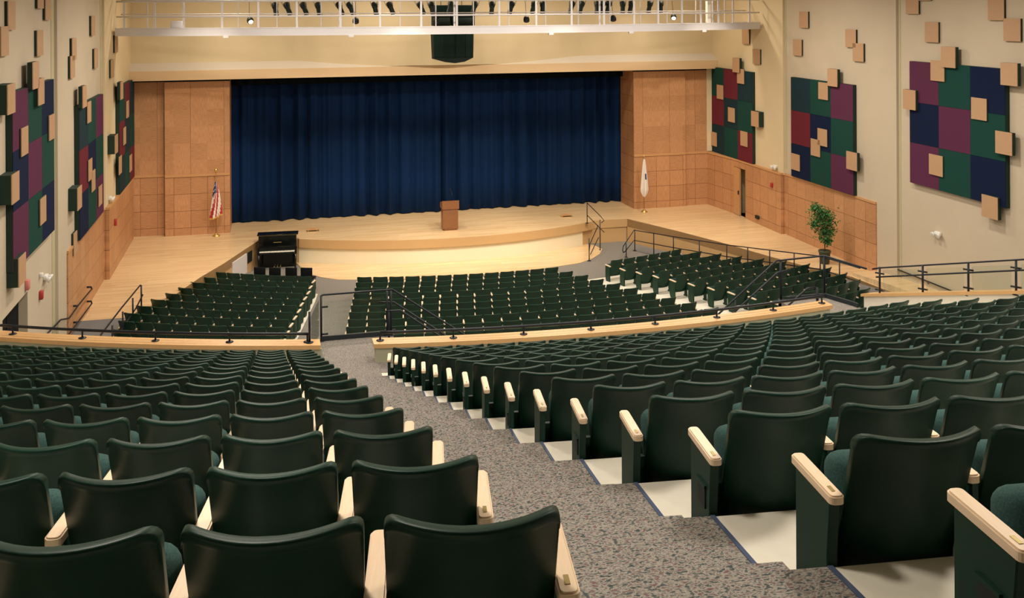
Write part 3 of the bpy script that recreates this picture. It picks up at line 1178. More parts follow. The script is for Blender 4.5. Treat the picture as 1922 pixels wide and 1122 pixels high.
def railing(name, label, rails, posts, r=0.022, pr=0.022, panes=(), clips=()):
    """rails: list of polylines; posts: list of (x,y,z0,z1)"""
    p0 = posts[0] if posts else (*rails[0][0], 0)
    o = Vector((p0[0], p0[1], p0[2]))
    t = empty(name, label, 'railing', o)
    for pl in rails:
        MB().mat('rail_metal').tube([Vector(p) - o for p in pl], r, 10).build('rail', t)
    for (x, y, z0, z1) in posts:
        mb = MB().mat('rail_metal').tube([Vector((x, y, z0)) - o, Vector((x, y, z1)) - o], pr, 8)
        flange(mb, x - o.x, y - o.y, z0 - o.z)
        mb.build('post', t)
    for (a, b, z0a, z1a, z0b, z1b) in panes:
        d = (Vector((b[0], b[1], 0)) - Vector((a[0], a[1], 0))).normalized()
        n = Vector((-d.y, d.x, 0)) * 0.006
        mb = MB().mat('glass')
        vs = []
        for sgn in (-1, 1):
            vs += [Vector((a[0], a[1], z0a)) + n * sgn - o, Vector((b[0], b[1], z0b)) + n * sgn - o, Vector((b[0], b[1], z1b)) + n * sgn - o, Vector((a[0], a[1], z1a)) + n * sgn - o]
        mb.add(vs, [(0, 1, 2, 3), (7, 6, 5, 4), (0, 4, 5, 1), (1, 5, 6, 2), (2, 6, 7, 3), (3, 7, 4, 0)])
        mb.build('glass_pane', t)
    for (x, y, z, dx, dy) in clips:
        mb = MB().mat('rail_metal').tube([(x - dx - o.x, y - dy - o.y, z - o.z), (x + dx - o.x, y + dy - o.y, z - o.z)], 0.02, 6)
        mb.build('clip', t)
    return t


def build_railings():
    arc_rail('parapet_rail', 'low dark tube rail along the wood-capped parapet left of the aisle', -12.75, -6.78, 5, [-12.5, -11.1, -9.68, -8.27, -6.80])
    arc_rail('parapet_rail', 'low dark tube rail along the long wood-capped parapet right of the aisle', -5.42, 4.25, 8, [-5.42, -4.01, -2.62, -1.24, 0.14, 1.54, 2.91, 4.18])
    z = zrow(15)
    # left landing guard + rails going down to the right
    top = 3.45
    railing('stair_railing', 'dark guard railing with glass across the aisle end, sloping down to right',
            [[(-6.48, 20.5, top), (-6.44, 20.6, top), (-5.0, 20.6, top), (-3.45, 20.6, 2.36), (-1.3, 20.6, 0.86)],
             [(-5.3, 20.6, 3.2), (-4.97, 20.6, 3.18), (-3.45, 20.6, 2.08), (-1.3, 20.6, 0.60)],
             [(-5.22, 19.95, 3.2), (-4.92, 19.95, 3.2), (-3.9, 19.95, 2.45), (-1.5, 19.95, 0.8)]],
            [(-6.48, 20.5, z, top), (-5.12, 20.5, z, top), (-5.04, 20.5, z, top), (-6.76, 19.35, 2.9, 3.5), (-3.3, 20.6, z - 1.05, 2.25), (-1.35, 20.6, -0.1, 0.9), (-5.15, 19.95, z, 3.2)],
            panes=[((-6.42, 20.54), (-5.2, 20.54), z + 0.1, top - 0.12, z + 0.1, top - 0.12), ((-6.72, 19.55), (-6.52, 20.6), z + 0.1, top - 0.1, z + 0.1, top - 0.1)],
            clips=[(-6.42, 20.52, 3.22, 0.08, 0), (-6.42, 20.52, 2.66, 0.08, 0), (-5.05, 20.52, 2.62, 0.12, 0)])
    o = MB().mat('rubber_dark').box(-6.5, -5.0, 20.48, 20.52, z + 0.002, z + 0.10).build('toe_board')
    tag(o, 'dark toe board on the floor below the glass guard at the aisle end', 'trim')
    # right landing guard
    railing('stair_railing', 'dark landing railing near the potted ficus, sloping down to the left',
            [[(5.56, 19.45, top), (5.28, 20.72, top), (3.96, 20.6, top), (3.0, 20.6, 2.72), (1.2, 20.6, 1.36)],
             [(4.35, 20.63, 3.2), (3.98, 20.6, 3.17), (3.0, 20.6, 2.43), (1.2, 20.6, 1.1)],
             [(4.35, 19.55, 3.1), (4.1, 19.5, 3.1), (3.2, 19.5, 2.45)]],
            [(4.08, 20.62, z, top), (5.28, 20.72, z, top), (2.9, 20.6, 1.6, 2.62), (4.35, 19.5, z, 3.1)],
            pr=0.03)
    o = MB().mat('rubber_dark').strip([(4.16, 20.50), (5.15, 20.50), (5.42, 19.75), (5.44, 19.62)], [(4.16, 20.54), (5.18, 20.54), (5.46, 19.77), (5.48, 19.63)], z + 0.006, z + 0.10)
    o = o.build('toe_board')
    tag(o, 'dark toe board at the right landing behind the end of long parapet', 'trim')
    # rail up the sloping wall
    rails, posts, clips, panes = [], [], [], []
    P0 = Vector((5.59, 19.0, 2.965)); P1 = Vector((6.51, 15.98, 3.80))
    d = P1 - P0
    f = lambda t, h: P0 + d * t + Vector((0, 0, h))
    rails.append([f(-0.06, 0.60), f(0.0, 0.62), f(1.0, 0.655), f(1.5, 0.67)])
    rails.append([f(-0.03, 0.42), f(0, 0.42), f(1.0, 0.45), f(1.5, 0.46)])
    ts = [0.0, 0.345, 0.68, 1.0, 1.35]
    for k, t in enumerate(ts):
        p = f(t, 0)
        posts.append((p.x, p.y, p.z - 0.02, p.z + 0.64))
        for h in (0.13, 0.50):
            q = f(t, h)
            u = Vector((d.x, d.y, 0)).normalized()
            clips.append((q.x, q.y, q.z, u.x * 0.085 + 0.03, u.y * 0.085))
    for a, b in zip(ts, ts[1:]):
        pa, pb = f(a + 0.03, 0), f(b - 0.03, 0)
        panes.append(((pa.x, pa.y), (pb.x, pb.y), pa.z + 0.06, pa.z + 0.56, pb.z + 0.06, pb.z + 0.56))
    railing('wall_railing', 'dark double railing with crossed glass clips on the sloping right stair wall', rails, posts, 0.018, 0.022, panes, clips)
    # ramp railing beside the right stage extension
    zs = RAMP_Z
    rail_t = [(6.60, 37.85, -0.72), (6.52, 37.7, -0.6), (6.62, 37.9, -0.48), (7.50, 38.95, -0.10)] + [(a[0], a[1], z + 0.90) for a, z in zip(RAMP_RAIL[1:], zs[1:])]
    rail_m = [(6.60, 37.85, -0.72), (6.75, 38.05, -0.74), (7.50, 38.95, -0.53)] + [(a[0], a[1], z + 0.45) for a, z in zip(RAMP_RAIL[1:], zs[1:])]
    posts = [(6.82, 38.1, -1.0, -0.42)]
    segs = list(zip(RAMP_RAIL, zs))
    for (a, za), (b, zb) in zip(segs, segs[1:]):
        for t in (0.0, 0.5):
            x, y, zz = a[0] + (b[0] - a[0]) * t, a[1] + (b[1] - a[1]) * t, za + (zb - za) * t
            posts.append((x, y, zz, zz + 0.9))
    railing('ramp_railing', 'long dark two-bar railing along the ramp below the right stage wing', [rail_t, rail_m], posts, 0.02, 0.022)
    # left side aisle railing
    pl = [(-11.34, 32.0, 0.02), (-11.37, 31.9, 0.9), (-11.6, 29.6, 0.9), (-11.78, 27.4, 0.9), (-11.8, 26.0, 0.9)]
    pm = [(-11.30, 31.9, 0.6), (-11.40, 31.2, 0.42), (-11.5, 29.6, 0.42), (-11.7, 27.4, 0.42)]
    railing('aisle_railing', 'dark railing beside the gray carpet at the left end of lower seats', [pl[1:], pm],
            [(-11.34, 31.9, 0, 0.9), (-11.42, 30.6, 0, 0.88), (-11.52, 29.3, 0, 0.88), (-11.62, 28.1, 0, 0.88)], 0.022, 0.025)
    # wall handrails
    t = empty('handrail', 'dark wall handrail pair beside the door at the left wall', 'handrail', (-13.0, 33.0, 0.66))
    o = Vector(t.location)
    for pts in ([(-12.96, 33.0, 0.66), (-12.92, 32.9, 0.62), (-12.95, 30.8, 0.72), (-13.0, 29.75, 0.68), (-13.05, 28.85, 0.92), (-13.1, 27.4, 1.0)],
                [(-12.96, 33.0, 0.21), (-12.92, 32.9, 0.17), (-12.95, 30.8, 0.24), (-13.0, 29.75, 0.24), (-13.05, 28.6, 0.3)]):
        MB().mat('rail_metal').tube([Vector(p) - o for p in pts], 0.024, 8).build('rail', t)
        for k in (0, 2):
            p = Vector(pts[k])
            MB().mat('rail_metal').tube([p - o, Vector((-13.1, p.y, p.z)) - o], 0.03, 8).build('bracket', t)
    t = empty('handrail', 'dark handrail sloping on the right wall behind the glass-clip railing', 'handrail', (13.2, 29.4, 0.6))
    o = Vector(t.location)
    pts = [(13.18, 29.5, 0.46), (13.15, 29.2, 0.43), (13.15, 27.4, 0.45), (13.15, 25.7, 0.47), (13.15, 25.0, 0.47)]
    MB().mat('rail_metal').tube([Vector(p) - o for p in pts], 0.024, 8).build('rail', t)
    for k in (1, 2, 3):
        p = Vector(pts[k])
        MB().mat('rail_metal').tube([p - o, p + Vector((0.0, 0, -0.07)) - o, Vector((13.25, p.y, p.z - 0.07)) - o], 0.012, 6).build('bracket', t)
    # stage steps with rails, right of the apron
    railing('stage_step_railing', 'short dark stair railing at the right end of the curved apron', 
            [[(5.86, 40.3, 0.88), (6.24, 39.6, 0.42), (6.32, 39.4, 0.28), (6.2, 39.42, 0.18)], [(5.86, 40.3, 0.35), (6.24, 39.6, -0.12), (6.32, 39.4, -0.22)],
             [(6.1, 39.55, 0.05), (5.2, 37.95, -0.3), (5.14, 37.9, -0.62)], [(6.1, 39.5, -0.45), (5.25, 38.05, -0.75)]],
            [(5.86, 40.3, 0.0, 0.9), (6.17, 39.5, -1.0, -0.1), (5.16, 37.95, -0.985, -0.08), (6.17, 39.5, -1.0, 0.3)], 0.018, 0.02)


# ================================================================= WALL PANELS
def build_acoustic():
    pal = {'P': 'fabric_purple', 'M': 'fabric_maroon', 'G': 'fabric_green', 'N': 'fabric_navy', 'T': 'fabric_teal'}
    lay = {1: ['PGN', 'NPG', 'PGN'], 2: ['TGP', 'MNG', 'NGP'], 3: ['GMT', 'MTG', 'TGM']}
    ext = {1: (23.83, 28.15, 3.53, 7.54, 13.05, W1), 2: (31.26, 35.58, 2.51, 6.51, 12.97, W2), 3: (38.67, 42.75, 2.50, 6.50, 12.88, W3)}
    nmz = {1: 'nearest', 2: 'middle', 3: 'farthest'}
    for s, side in ((-1, 'left'), (1, 'right')):
        for p in (1, 2, 3):
            y0, y1, z0, z1, xf, xw = ext[p]
            t = empty('acoustic_panel', 'square patchwork fabric panel of purple, green and navy, %s of three on the %s wall' % (nmz[p], side), 'wall panel', (s * xw, (y0 + y1) / 2, z0), 0, 'patchwork fabric wall panels')
            o = Vector(t.location)
            # frame
            MB().mat('block_side').box(s * xw - o.x, s * (xf + 0.015) - o.x, y0 - o.y, y1 - o.y, 0, z1 - z0).build('frame', t)
            for r in range(3):
                for c in range(3):
                    ch = lay[p][r][c]
                    # picture left->right: left wall near->far, right wall far->near
                    ya = y0 + (y1 - y0) * c / 3 if s < 0 else y1 - (y1 - y0) * (c + 1) / 3
                    zb = z1 - (z1 - z0) * (r + 1) / 3
                    mb = MB().mat(pal[ch]).box(s * (xf + 0.015) - o.x, s * xf - o.x, ya - o.y + 0.004, ya + (y1 - y0) / 3 - o.y - 0.004, zb - o.z + 0.004, zb + (z1 - z0) / 3 - o.z - 0.004)
                    mb.build('fabric_tile', t)
    R = [(2, 34.71, 8.83, 13.04, 13.12, 0), (2, 35.2, 7.71, 13.04, 13.12, 0), (2, 31.5, 8.19, 13.04, 13.12, 0), (2, 31.04, 7.7, 13.04, 13.12, 0), (2, 32.41, 6.7, 12.86, 12.99, 1), (2, 33.14, 6.14, 12.92, 12.97, 1), (1, 28.1, 9.42, 13.12, 13.2, 0), (1, 27.13, 8.52, 13.12, 13.2, 0), (1, 24.27, 9.26, 13.12, 13.2, 0), (1, 23.64, 8.67, 13.12, 13.2, 0), (1, 26.12, 7.77, 12.94, 13.07, 1), (1, 26.7, 7.31, 13.0, 13.05, 1), (1, 23.56, 7.41, 12.94, 13.07, 1), (1, 28.03, 6.28, 12.94, 13.07, 1), (1, 24.85, 6.29, 13.0, 13.05, 1), (1, 23.78, 5.42, 12.94, 13.07, 1), (2, 33.21, 4.37, 12.92, 12.97, 1), (2, 33.7, 3.91, 12.92, 12.97, 1), (2, 35.18, 3.13, 12.92, 12.97, 1), (2, 31.2, 3.78, 12.86, 12.99, 1), (1, 26.8, 4.31, 13.0, 13.05, 1), (1, 24.35, 3.47, 12.94, 13.07, 1), (1, 27.49, 9.86, 13.12, 13.2, 0), (3, 39.39, 8.03, 12.95, 13.03, 0), (3, 38.43, 7.19, 12.95, 13.03, 0), (3, 39.97, 6.74, 12.77, 12.9, 1), (3, 39.65, 6.26, 12.83, 12.88, 1), (3, 41.7, 5.39, 12.83, 12.88, 1), (3, 40.56, 4.45, 12.83, 12.88, 1), (3, 38.24, 4.52, 12.77, 12.9, 1), (3, 42.4, 3.12, 12.83, 12.88, 1), (3, 39.36, 3.52, 12.83, 12.88, 1)]
    L = [(1, 24.11, 9.26, 13.12, 13.2, 0), (1, 23.51, 8.7, 13.12, 13.2, 0), (1, 27.88, 9.44, 13.12, 13.2, 0), (1, 26.93, 8.54, 13.12, 13.2, 0), (1, 25.6, 7.81, 12.94, 13.07, 1), (1, 26.16, 7.37, 12.94, 13.07, 1), (1, 23.28, 7.45, 12.94, 13.2, 1), (1, 27.66, 6.32, 13.0, 13.05, 1), (1, 24.73, 6.34, 13.0, 13.05, 1), (2, 34.18, 8.85, 13.04, 13.12, 0), (2, 30.97, 8.22, 13.04, 13.12, 0), (2, 30.71, 7.71, 13.04, 13.12, 0), (2, 34.71, 7.76, 13.04, 13.12, 0), (2, 31.54, 6.77, 12.86, 12.99, 1), (2, 32.65, 6.19, 12.92, 12.97, 1), (3, 38.53, 8.1, 12.95, 13.03, 0), (3, 37.55, 7.25, 12.95, 13.03, 0), (3, 38.51, 6.38, 12.77, 12.9, 1), (3, 40.48, 5.49, 12.83, 12.88, 1), (3, 39.65, 4.56, 12.83, 12.88, 1), (3, 37.14, 4.59, 12.77, 13.03, 1), (1, 23.6, 5.46, 12.94, 13.2, 1), (1, 26.6, 4.36, 13.0, 13.05, 1), (1, 24.17, 3.5, 12.94, 13.2, 1), (2, 32.79, 4.38, 12.92, 12.97, 1), (2, 33.35, 3.94, 12.92, 12.97, 1), (2, 30.66, 3.9, 12.86, 13.12, 1), (2, 34.65, 3.23, 12.92, 12.97, 1), (3, 38.5, 3.63, 12.83, 12.88, 1), (3, 41.31, 3.27, 12.83, 12.88, 1), (2, 31.07, 2.51, 13.04, 13.12, 0), (1, 27.02, 9.74, 13.12, 13.2, 0)]
    meshes = {}
    h = 0.325
    for s, side, lst in ((-1, 'left', L), (1, 'right', R)):
        grp = {1: [], 2: [], 3: []}
        for q in lst:
            grp[q[0]].append(q)
        for g, items in grp.items():
            items.sort(key=lambda q: -q[2])
            for idx, (_, y, z, fx, back, on) in enumerate(items):
                y0, y1, z0, z1, xf, xw = ext[g]
                if not (y + h > y0 and y - h < y1 and z + h > z0 and z - h < z1):
                    back = xw
                d = round(back - fx, 3)
                key = (s, d)
                if key not in meshes:
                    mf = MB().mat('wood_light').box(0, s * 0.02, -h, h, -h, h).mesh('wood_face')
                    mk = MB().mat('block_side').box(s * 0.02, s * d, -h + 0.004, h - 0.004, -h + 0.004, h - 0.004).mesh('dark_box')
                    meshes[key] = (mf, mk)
                mf, mk = meshes[key]
                where = 'on the patchwork' if on else 'on plain wall'
                lab = '%s highest square wood block %s, %s group, %s wall' % (ORD[idx + 1], where, nmz[g], side)
                t = empty('wood_block', lab, 'wall block', (s * fx, y, z), 0, 'square wood blocks scattered on the side walls')
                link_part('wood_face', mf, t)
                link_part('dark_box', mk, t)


# ================================================================= STAGE THINGS
def build_proscenium():
    # wood leaves either side of the opening
    specs = [(-11.68, -9.10, 42.52), (-W3 + 0.03, -11.68, 42.80), (8.90, 11.48, 42.55), (11.48, 12.62, 42.66)]
    for k, (xa, xb, yf) in enumerate(specs):
        m = MB().mat('wood_panel_x').box(xa, xb, yf, yf + 0.12, 0.0, 2.42)
        m.mat('wood_tall_x').box(xa, xb, yf, yf + 0.12, 2.52, 6.36)
        m.mat('wood_trim').box(xa, xb, yf - 0.03, yf + 0.12, 2.42, 2.52)
        if k == 0:
            m.mat('wood_panel_y').box(-9.22, -9.10, yf + 0.12, 44.3, 0, 6.44)
        if k == 2:
            m.mat('wood_panel_y').box(8.90, 9.02, yf + 0.12, 44.3, 0, 6.44)
        m.mat('valance').box(xa, xb, yf + 0.005, yf + 0.12, 6.36, 6.46)  # black band stands in for the header's shadow on the leaf top
        if k == 3:
            m.mat('yellow_paint').box(12.62, 13.02, 42.66, 42.78, 2.52, 6.46)
            m.mat('wood_panel_x').box(12.62, 13.02, 42.66, 42.78, 0, 2.42)
        struct('wall_%s' % ['stage_left', 'corner_left', 'stage_right', 'corner_right'][k], m)


def build_curtain():
    # two halves meeting at centre, deep folds
    rnd = random.Random(3)
    for k, (xa, xb) in enumerate(((-9.75, 0.15), (-0.05, 9.75))):
        n = 900
        ph = 0.0
        cols = []
        wave = 0.19
        x = xa
        pts = []
        phase = rnd.random() * 6
        freq = 2 * PI / 0.56
        amp = 0.17
        jit = [rnd.uniform(0.75, 1.35) for _ in range(60)]
        acc = 0.0
        for i in range(n + 1):
            x = xa + (xb - xa) * i / n
            u = (x - xa) / 0.42
            j = int(u)
            fr = u - j
            f = jit[j % 60] * (1 - fr) + jit[(j + 1) % 60] * fr
            acc += (xb - xa) / n * freq * f * 0.75
            a = amp * (0.75 + 0.4 * math.sin(x * 1.7 + k))
            y = 44.45 + a * math.sin(acc) + 0.03 * math.sin(2.3 * acc + 1)
            pts.append((x, y - (0.08 if k == 0 else 0)))
        mb = MB().mat('curtain_blue')
        rows = [(0.03, 1.0), (1.6, 1.0), (3.2, 0.98), (5.0, 0.95), (6.44, 0.9), (6.9, 0.85)]
        vs, fs = [], []
        for (z, am) in rows:
            for (px, py) in pts:
                vs.append((px, 44.45 + (py - 44.45) * am, z))
        w = len(pts)
        for r in range(len(rows) - 1):
            for i in range(w - 1):
                a = r * w + i
                fs.append((a, a + 1, a + w + 1, a + w))
        mb.add(vs, fs, True)
        o = mb.build('stage_curtain')
        mod = o.modifiers.new('thickness', 'SOLIDIFY')
        mod.thickness = 0.01
        tag(o, 'deep blue pleated stage curtain, %s half of the closed pair' % ('left' if k == 0 else 'right'), 'curtain', 'stage curtains')


def build_valance():
    pts = [(-9.6 + 19.2 * i / 300, 43.95 + 0.03 * math.sin(i * 0.9)) for i in range(301)]
    o = MB().mat('valance').strip(pts, [(x, y + 0.02) for x, y in pts], 6.05, 6.43).build('stage_valance')  # black strip also stands for the header's shadow on the curtain
    tag(o, 'narrow black border cloth doubling as header shadow along the top of the blue curtain', 'valance')


def build_podium():
    t = empty('lectern', 'reddish brown wooden lectern standing alone at the middle of the stage', 'lectern', (-0.11, 40.72, 0))
    MB().mat('podium_wood').bevbox(-0.27, 0.27, -0.2, 0.22, 0.0, 0.06, 0.01, 1).build('plinth', t)
    m = MB().mat('podium_wood')
    m.bevbox(-0.325, 0.325, -0.22, 0.26, 0.06, 0.92, 0.012, 2)
    m.build('body', t)
    m = MB().mat('podium_wood')
    prof = [(-0.36, -0.26), (0.36, -0.26), (0.36, 0.3), (-0.36, 0.3)]
    m.prism(prof, 0.90, lambda x, y: 1.26 if y < 0 else 1.12)
    m.build('top', t)
    m = MB().mat('rail_metal').tube([(0.1, -0.1, 1.22), (0.1, -0.1, 1.45), (0.08, 0.0, 1.6), (0.05, 0.1, 1.66)], 0.01, 6)
    m.lathe([(0.02, 0), (0.03, 0.03), (0.0, 0.06)], (0.05, 0.1, 1.64), 8)
    m.build('microphone', t)


def build_piano():
    t = empty('upright_piano', 'glossy black upright piano in the notch left of the apron', 'piano', (-7.2, 40.25, -1.0), math.radians(-4))
    w = 0.77
    MB().mat('piano_black').bevbox(-w + 0.03, w - 0.03, 0.0, 0.42, 0.05, 1.30, 0.012, 2).build('case', t)
    MB().mat('piano_black').bevbox(-w - 0.02, w + 0.04, -0.05, 0.46, 1.30, 1.345, 0.008, 2).build('lid', t)
    m = MB().mat('piano_black')
    m.bevbox(-w, -w + 0.05, -0.36, 0.1, 0.62, 0.80, 0.01, 1)
    m.bevbox(w - 0.05, w, -0.36, 0.1, 0.62, 0.80, 0.01, 1)
    m.bevbox(-w + 0.02, w - 0.02, -0.34, 0.05, 0.60, 0.69, 0.01, 1)
    m.build('keybed', t)
    m = MB().mat('ivory').box(-w + 0.09, w - 0.09, -0.325, -0.18, 0.69, 0.712)
    m.build('keys', t)
    m = MB().mat('piano_black')
    for k in range(36):
        if k % 7 in (2, 6):
            continue
        x = -w + 0.12 + k * (2 * w - 0.24) / 36
        m.box(x, x + 0.012, -0.26, -0.18, 0.712, 0.724)
    m.build('black_keys', t)
    MB().mat('piano_black').box(-w + 0.06, w - 0.06, -0.18, 0.0, 0.70, 0.86).build('fallboard', t)
    MB().mat('brass').box(-0.16, 0.16, -0.012, 0.0, 1.0, 1.025).build('emblem_strip', t)
    MB().mat('brass').box(-w + 0.05, w - 0.05, -0.058, -0.05, 1.296, 1.304).build('lid_hinge', t)
    for sx in (-1, 1):
        MB().mat('piano_black').tube([(sx * (w - 0.06), -0.30, 0.0), (sx * (w - 0.06), -0.30, 0.62)], 0.035, 10, r2=0.045).build('leg', t)
    for px in (-0.12, 0.0, 0.12):
        MB().mat('brass').bevbox(px - 0.02, px + 0.02, -0.14, 0.0, 0.06, 0.075, 0.004, 1).build('pedal', t)


def build_chairs():
    pos = [(-7.78, 37.2), (-7.24, 37.0), (-6.66, 36.85), (-6.12, 36.7)]
    names = ['leftmost', 'second from left', 'second from right', 'rightmost']
    seat = MB().mat('chair_black').bevbox(-0.22, 0.22, -0.2, 0.24, 0.42, 0.48, 0.02, 2).mesh('seat')
    back = MB().mat('chair_black').bevbox(-0.22, 0.22, -0.26, -0.22, 0.55, 0.90, 0.015, 2).mesh('backrest')
    legs = []
    for sx in (-0.2, 0.2):
        legs.append(MB().mat('chair_black').tube([(sx, 0.21, 0), (sx, 0.19, 0.43)], 0.012, 6).mesh('leg'))
        legs.append(MB().mat('chair_black').tube([(sx, -0.26, 0), (sx, -0.2, 0.43), (sx, -0.24, 0.88)], 0.012, 6).mesh('leg'))
    for (x, y), nme in zip(pos, names):
        t = empty('stacking_chair', 'black stacking chair in front of the piano, %s of the four' % nme, 'chair', (x, y, front_z(x, y)), -0.35, 'black chairs by the piano')
        link_part('seat', seat, t)
        link_part('backrest', back, t)
        for m in legs:
            link_part('leg', m, t)


def build_flags():
    def flag(loc, label, us):
        t = empty('flag', label, 'flag', loc)
        MB().mat('brass').lathe([(0.15, 0), (0.15, 0.03), (0.10, 0.06), (0.05, 0.12), (0.02, 0.14)], (0, 0, 0), 16).build('base', t)
        hgt = 2.5 if not us else 2.62
        MB().mat('pole_wood').tube([(0, 0, 0.1), (0, 0, hgt)], 0.016, 8).build('pole', t)
        f = MB().mat('brass')
        if us:
            f.lathe([(0.01, 0), (0.05, 0.03), (0.075, 0.09), (0.05, 0.15), (0.01, 0.18)], (0, 0, hgt), 12)
        else:
            f.lathe([(0.03, 0), (0.035, 0.03), (0.015, 0.08), (0.002, 0.12)], (0, 0, hgt), 8)
        f.build('finial', t)
        # draped cloth: tapered fluted cone
        n, rows = 64, 26
        z1 = 2.25 if us else 2.42
        z0 = 0.80 if us else 0.70
        mb = MB()
        for mn in ('flag_red', 'flag_white', 'flag_blue', 'flag_gold'):
            mb.mat(mn)
        vs, fs, mi = [], [], []
        for r in range(rows + 1):
            tt = r / rows
            z = z1 + (z0 - z1) * tt
            for k in range(n):
                a = 2 * PI * k / n
                rad = 0.03 + (0.185 if us else 0.15) * tt ** 0.75
                if not us and tt > 0.8:
                    rad *= 1 - 0.8 * ((tt - 0.8) / 0.2) ** 1.5
                fl = 1 + 0.28 * math.cos(7 * a + 2.2 * tt)
                vs.append((rad * fl * math.cos(a), 0.5 * rad * fl * math.sin(a) - 0.02, z + (0.10 * math.cos(a - 0.4) * tt if us else 0)))
        for r in range(rows):
            for k in range(n):
                k2 = (k + 1) % n
                fs.append((r * n + k, r * n + k2, (r + 1) * n + k2, (r + 1) * n + k))
                if us:
                    ang = k / n * 2 * PI
                    skew = k + r * 0.35
                    if r >= rows - 1:
                        m = 3
                    elif r < 11 - 5 * math.cos(ang + 1.3) * 0.8 and math.cos(ang) < 0.35:
                        m = 1 if (r * 3 + k * 5) % 7 == 0 else 2
                    else:
                        m = 0 if int(skew / 3) % 2 == 0 else 1
                else:
                    dx = math.cos(k / n * 2 * PI)
                    m = 2 if (9 < r < 14 and -1.45 < (k / n * 2 * PI - 2 * PI) < -0.75) else 1
                mi.append(m)
        off = len(mb.v)
        mb.v += vs
        mb.f += fs
        mb.mi += mi
        mb.sm += [True] * len(fs)
        mb.build('cloth', t)
        if us:
            MB().mat('flag_gold').tube([(0.06, -0.09, 0.95), (0.05, -0.1, 0.55)], 0.012, 6).build('cord', t)
    flag((-9.64, 42.05, 0), 'striped red, white and blue flag hanging on its pole at stage left wood wall', True)
    flag((9.10, 41.80, 0), 'white flag with a dark blue emblem hanging on its pole at stage right', False)


def build_plant():
    t = empty('potted_ficus', 'tall leafy green ficus in a dark pot on the right stage wing', 'plant', (12.1, 31.75, 0))
    MB().mat('pot').lathe([(0.16, 0), (0.21, 0.42), (0.225, 0.42), (0.225, 0.48), (0.19, 0.48), (0.18, 0.44)], (0, 0, 0), 20).build('pot', t)
    MB().mat('soil').lathe([(0.18, 0.40), (0.18, 0.43)], (0, 0, 0), 16).build('soil', t)
    rnd = random.Random(5)
    m = MB().mat('bark')
    m.tube([(0, 0, 0.42), (0.02, 0, 0.8), (-0.05, 0, 1.15), (-0.15, 0.02, 1.6), (-0.3, 0, 2.0)], 0.024, 8, r2=0.008)
    tips = []
    for k in range(26):
        h = rnd.uniform(0.85, 1.7)
        a = rnd.uniform(0, 2 * PI)
        bx = -0.05 - 0.15 * max(h - 1.1, 0)
        ln = rnd.uniform(0.15, 0.5)
        p0 = Vector((bx, 0, h))
        p1 = p0 + Vector((math.cos(a) * ln * 0.9 - 0.08, math.sin(a) * ln * 0.7, rnd.uniform(0.15, 0.45)))
        m.tube([p0, (p0 + p1) / 2 + Vector((0, 0, 0.03)), p1], 0.007, 5, r2=0.003)
        tips.append((p0, p1))
    m.build('trunk', t)
    m = MB()
    cl = [(-0.38, 2.05, 0.2), (-0.2, 1.95, 0.22), (0.12, 1.8, 0.24), (-0.3, 1.65, 0.26), (-0.02, 1.55, 0.3), (0.2, 1.5, 0.24), (-0.38, 1.45, 0.18), (0.05, 1.25, 0.28), (-0.12, 1.2, 0.24), (0.2, 1.15, 0.2), (0.02, 0.95, 0.22), (0.12, 0.8, 0.14), (-0.1, 1.75, 0.25)]
    for k in range(2100):
        cx, cz, cr = rnd.choice(cl)
        v = Vector((rnd.gauss(0, 0.5), rnd.gauss(0, 0.5), rnd.gauss(0, 0.45))) * cr
        p = Vector((cx, 0, cz)) + v
        s = rnd.uniform(0.036, 0.062)
        d = Vector((rnd.uniform(-1, 1), rnd.uniform(-1, 1), rnd.uniform(-1.2, 0.3))).normalized()
        q = d.cross(Vector((rnd.uniform(-1, 1), rnd.uniform(-1, 1), rnd.uniform(-1, 1)))).normalized()
        nrm = d.cross(q)
        m.mat('leaf' if rnd.random() < 0.65 else 'leaf_light')
        m.add([p, p + d * s + q * s * 0.45 + nrm * 0.008, p + d * s * 2.0, p + d * s - q * s * 0.45 + nrm * 0.008], [(0, 1, 2), (0, 2, 3)])
    m.build('foliage', t)


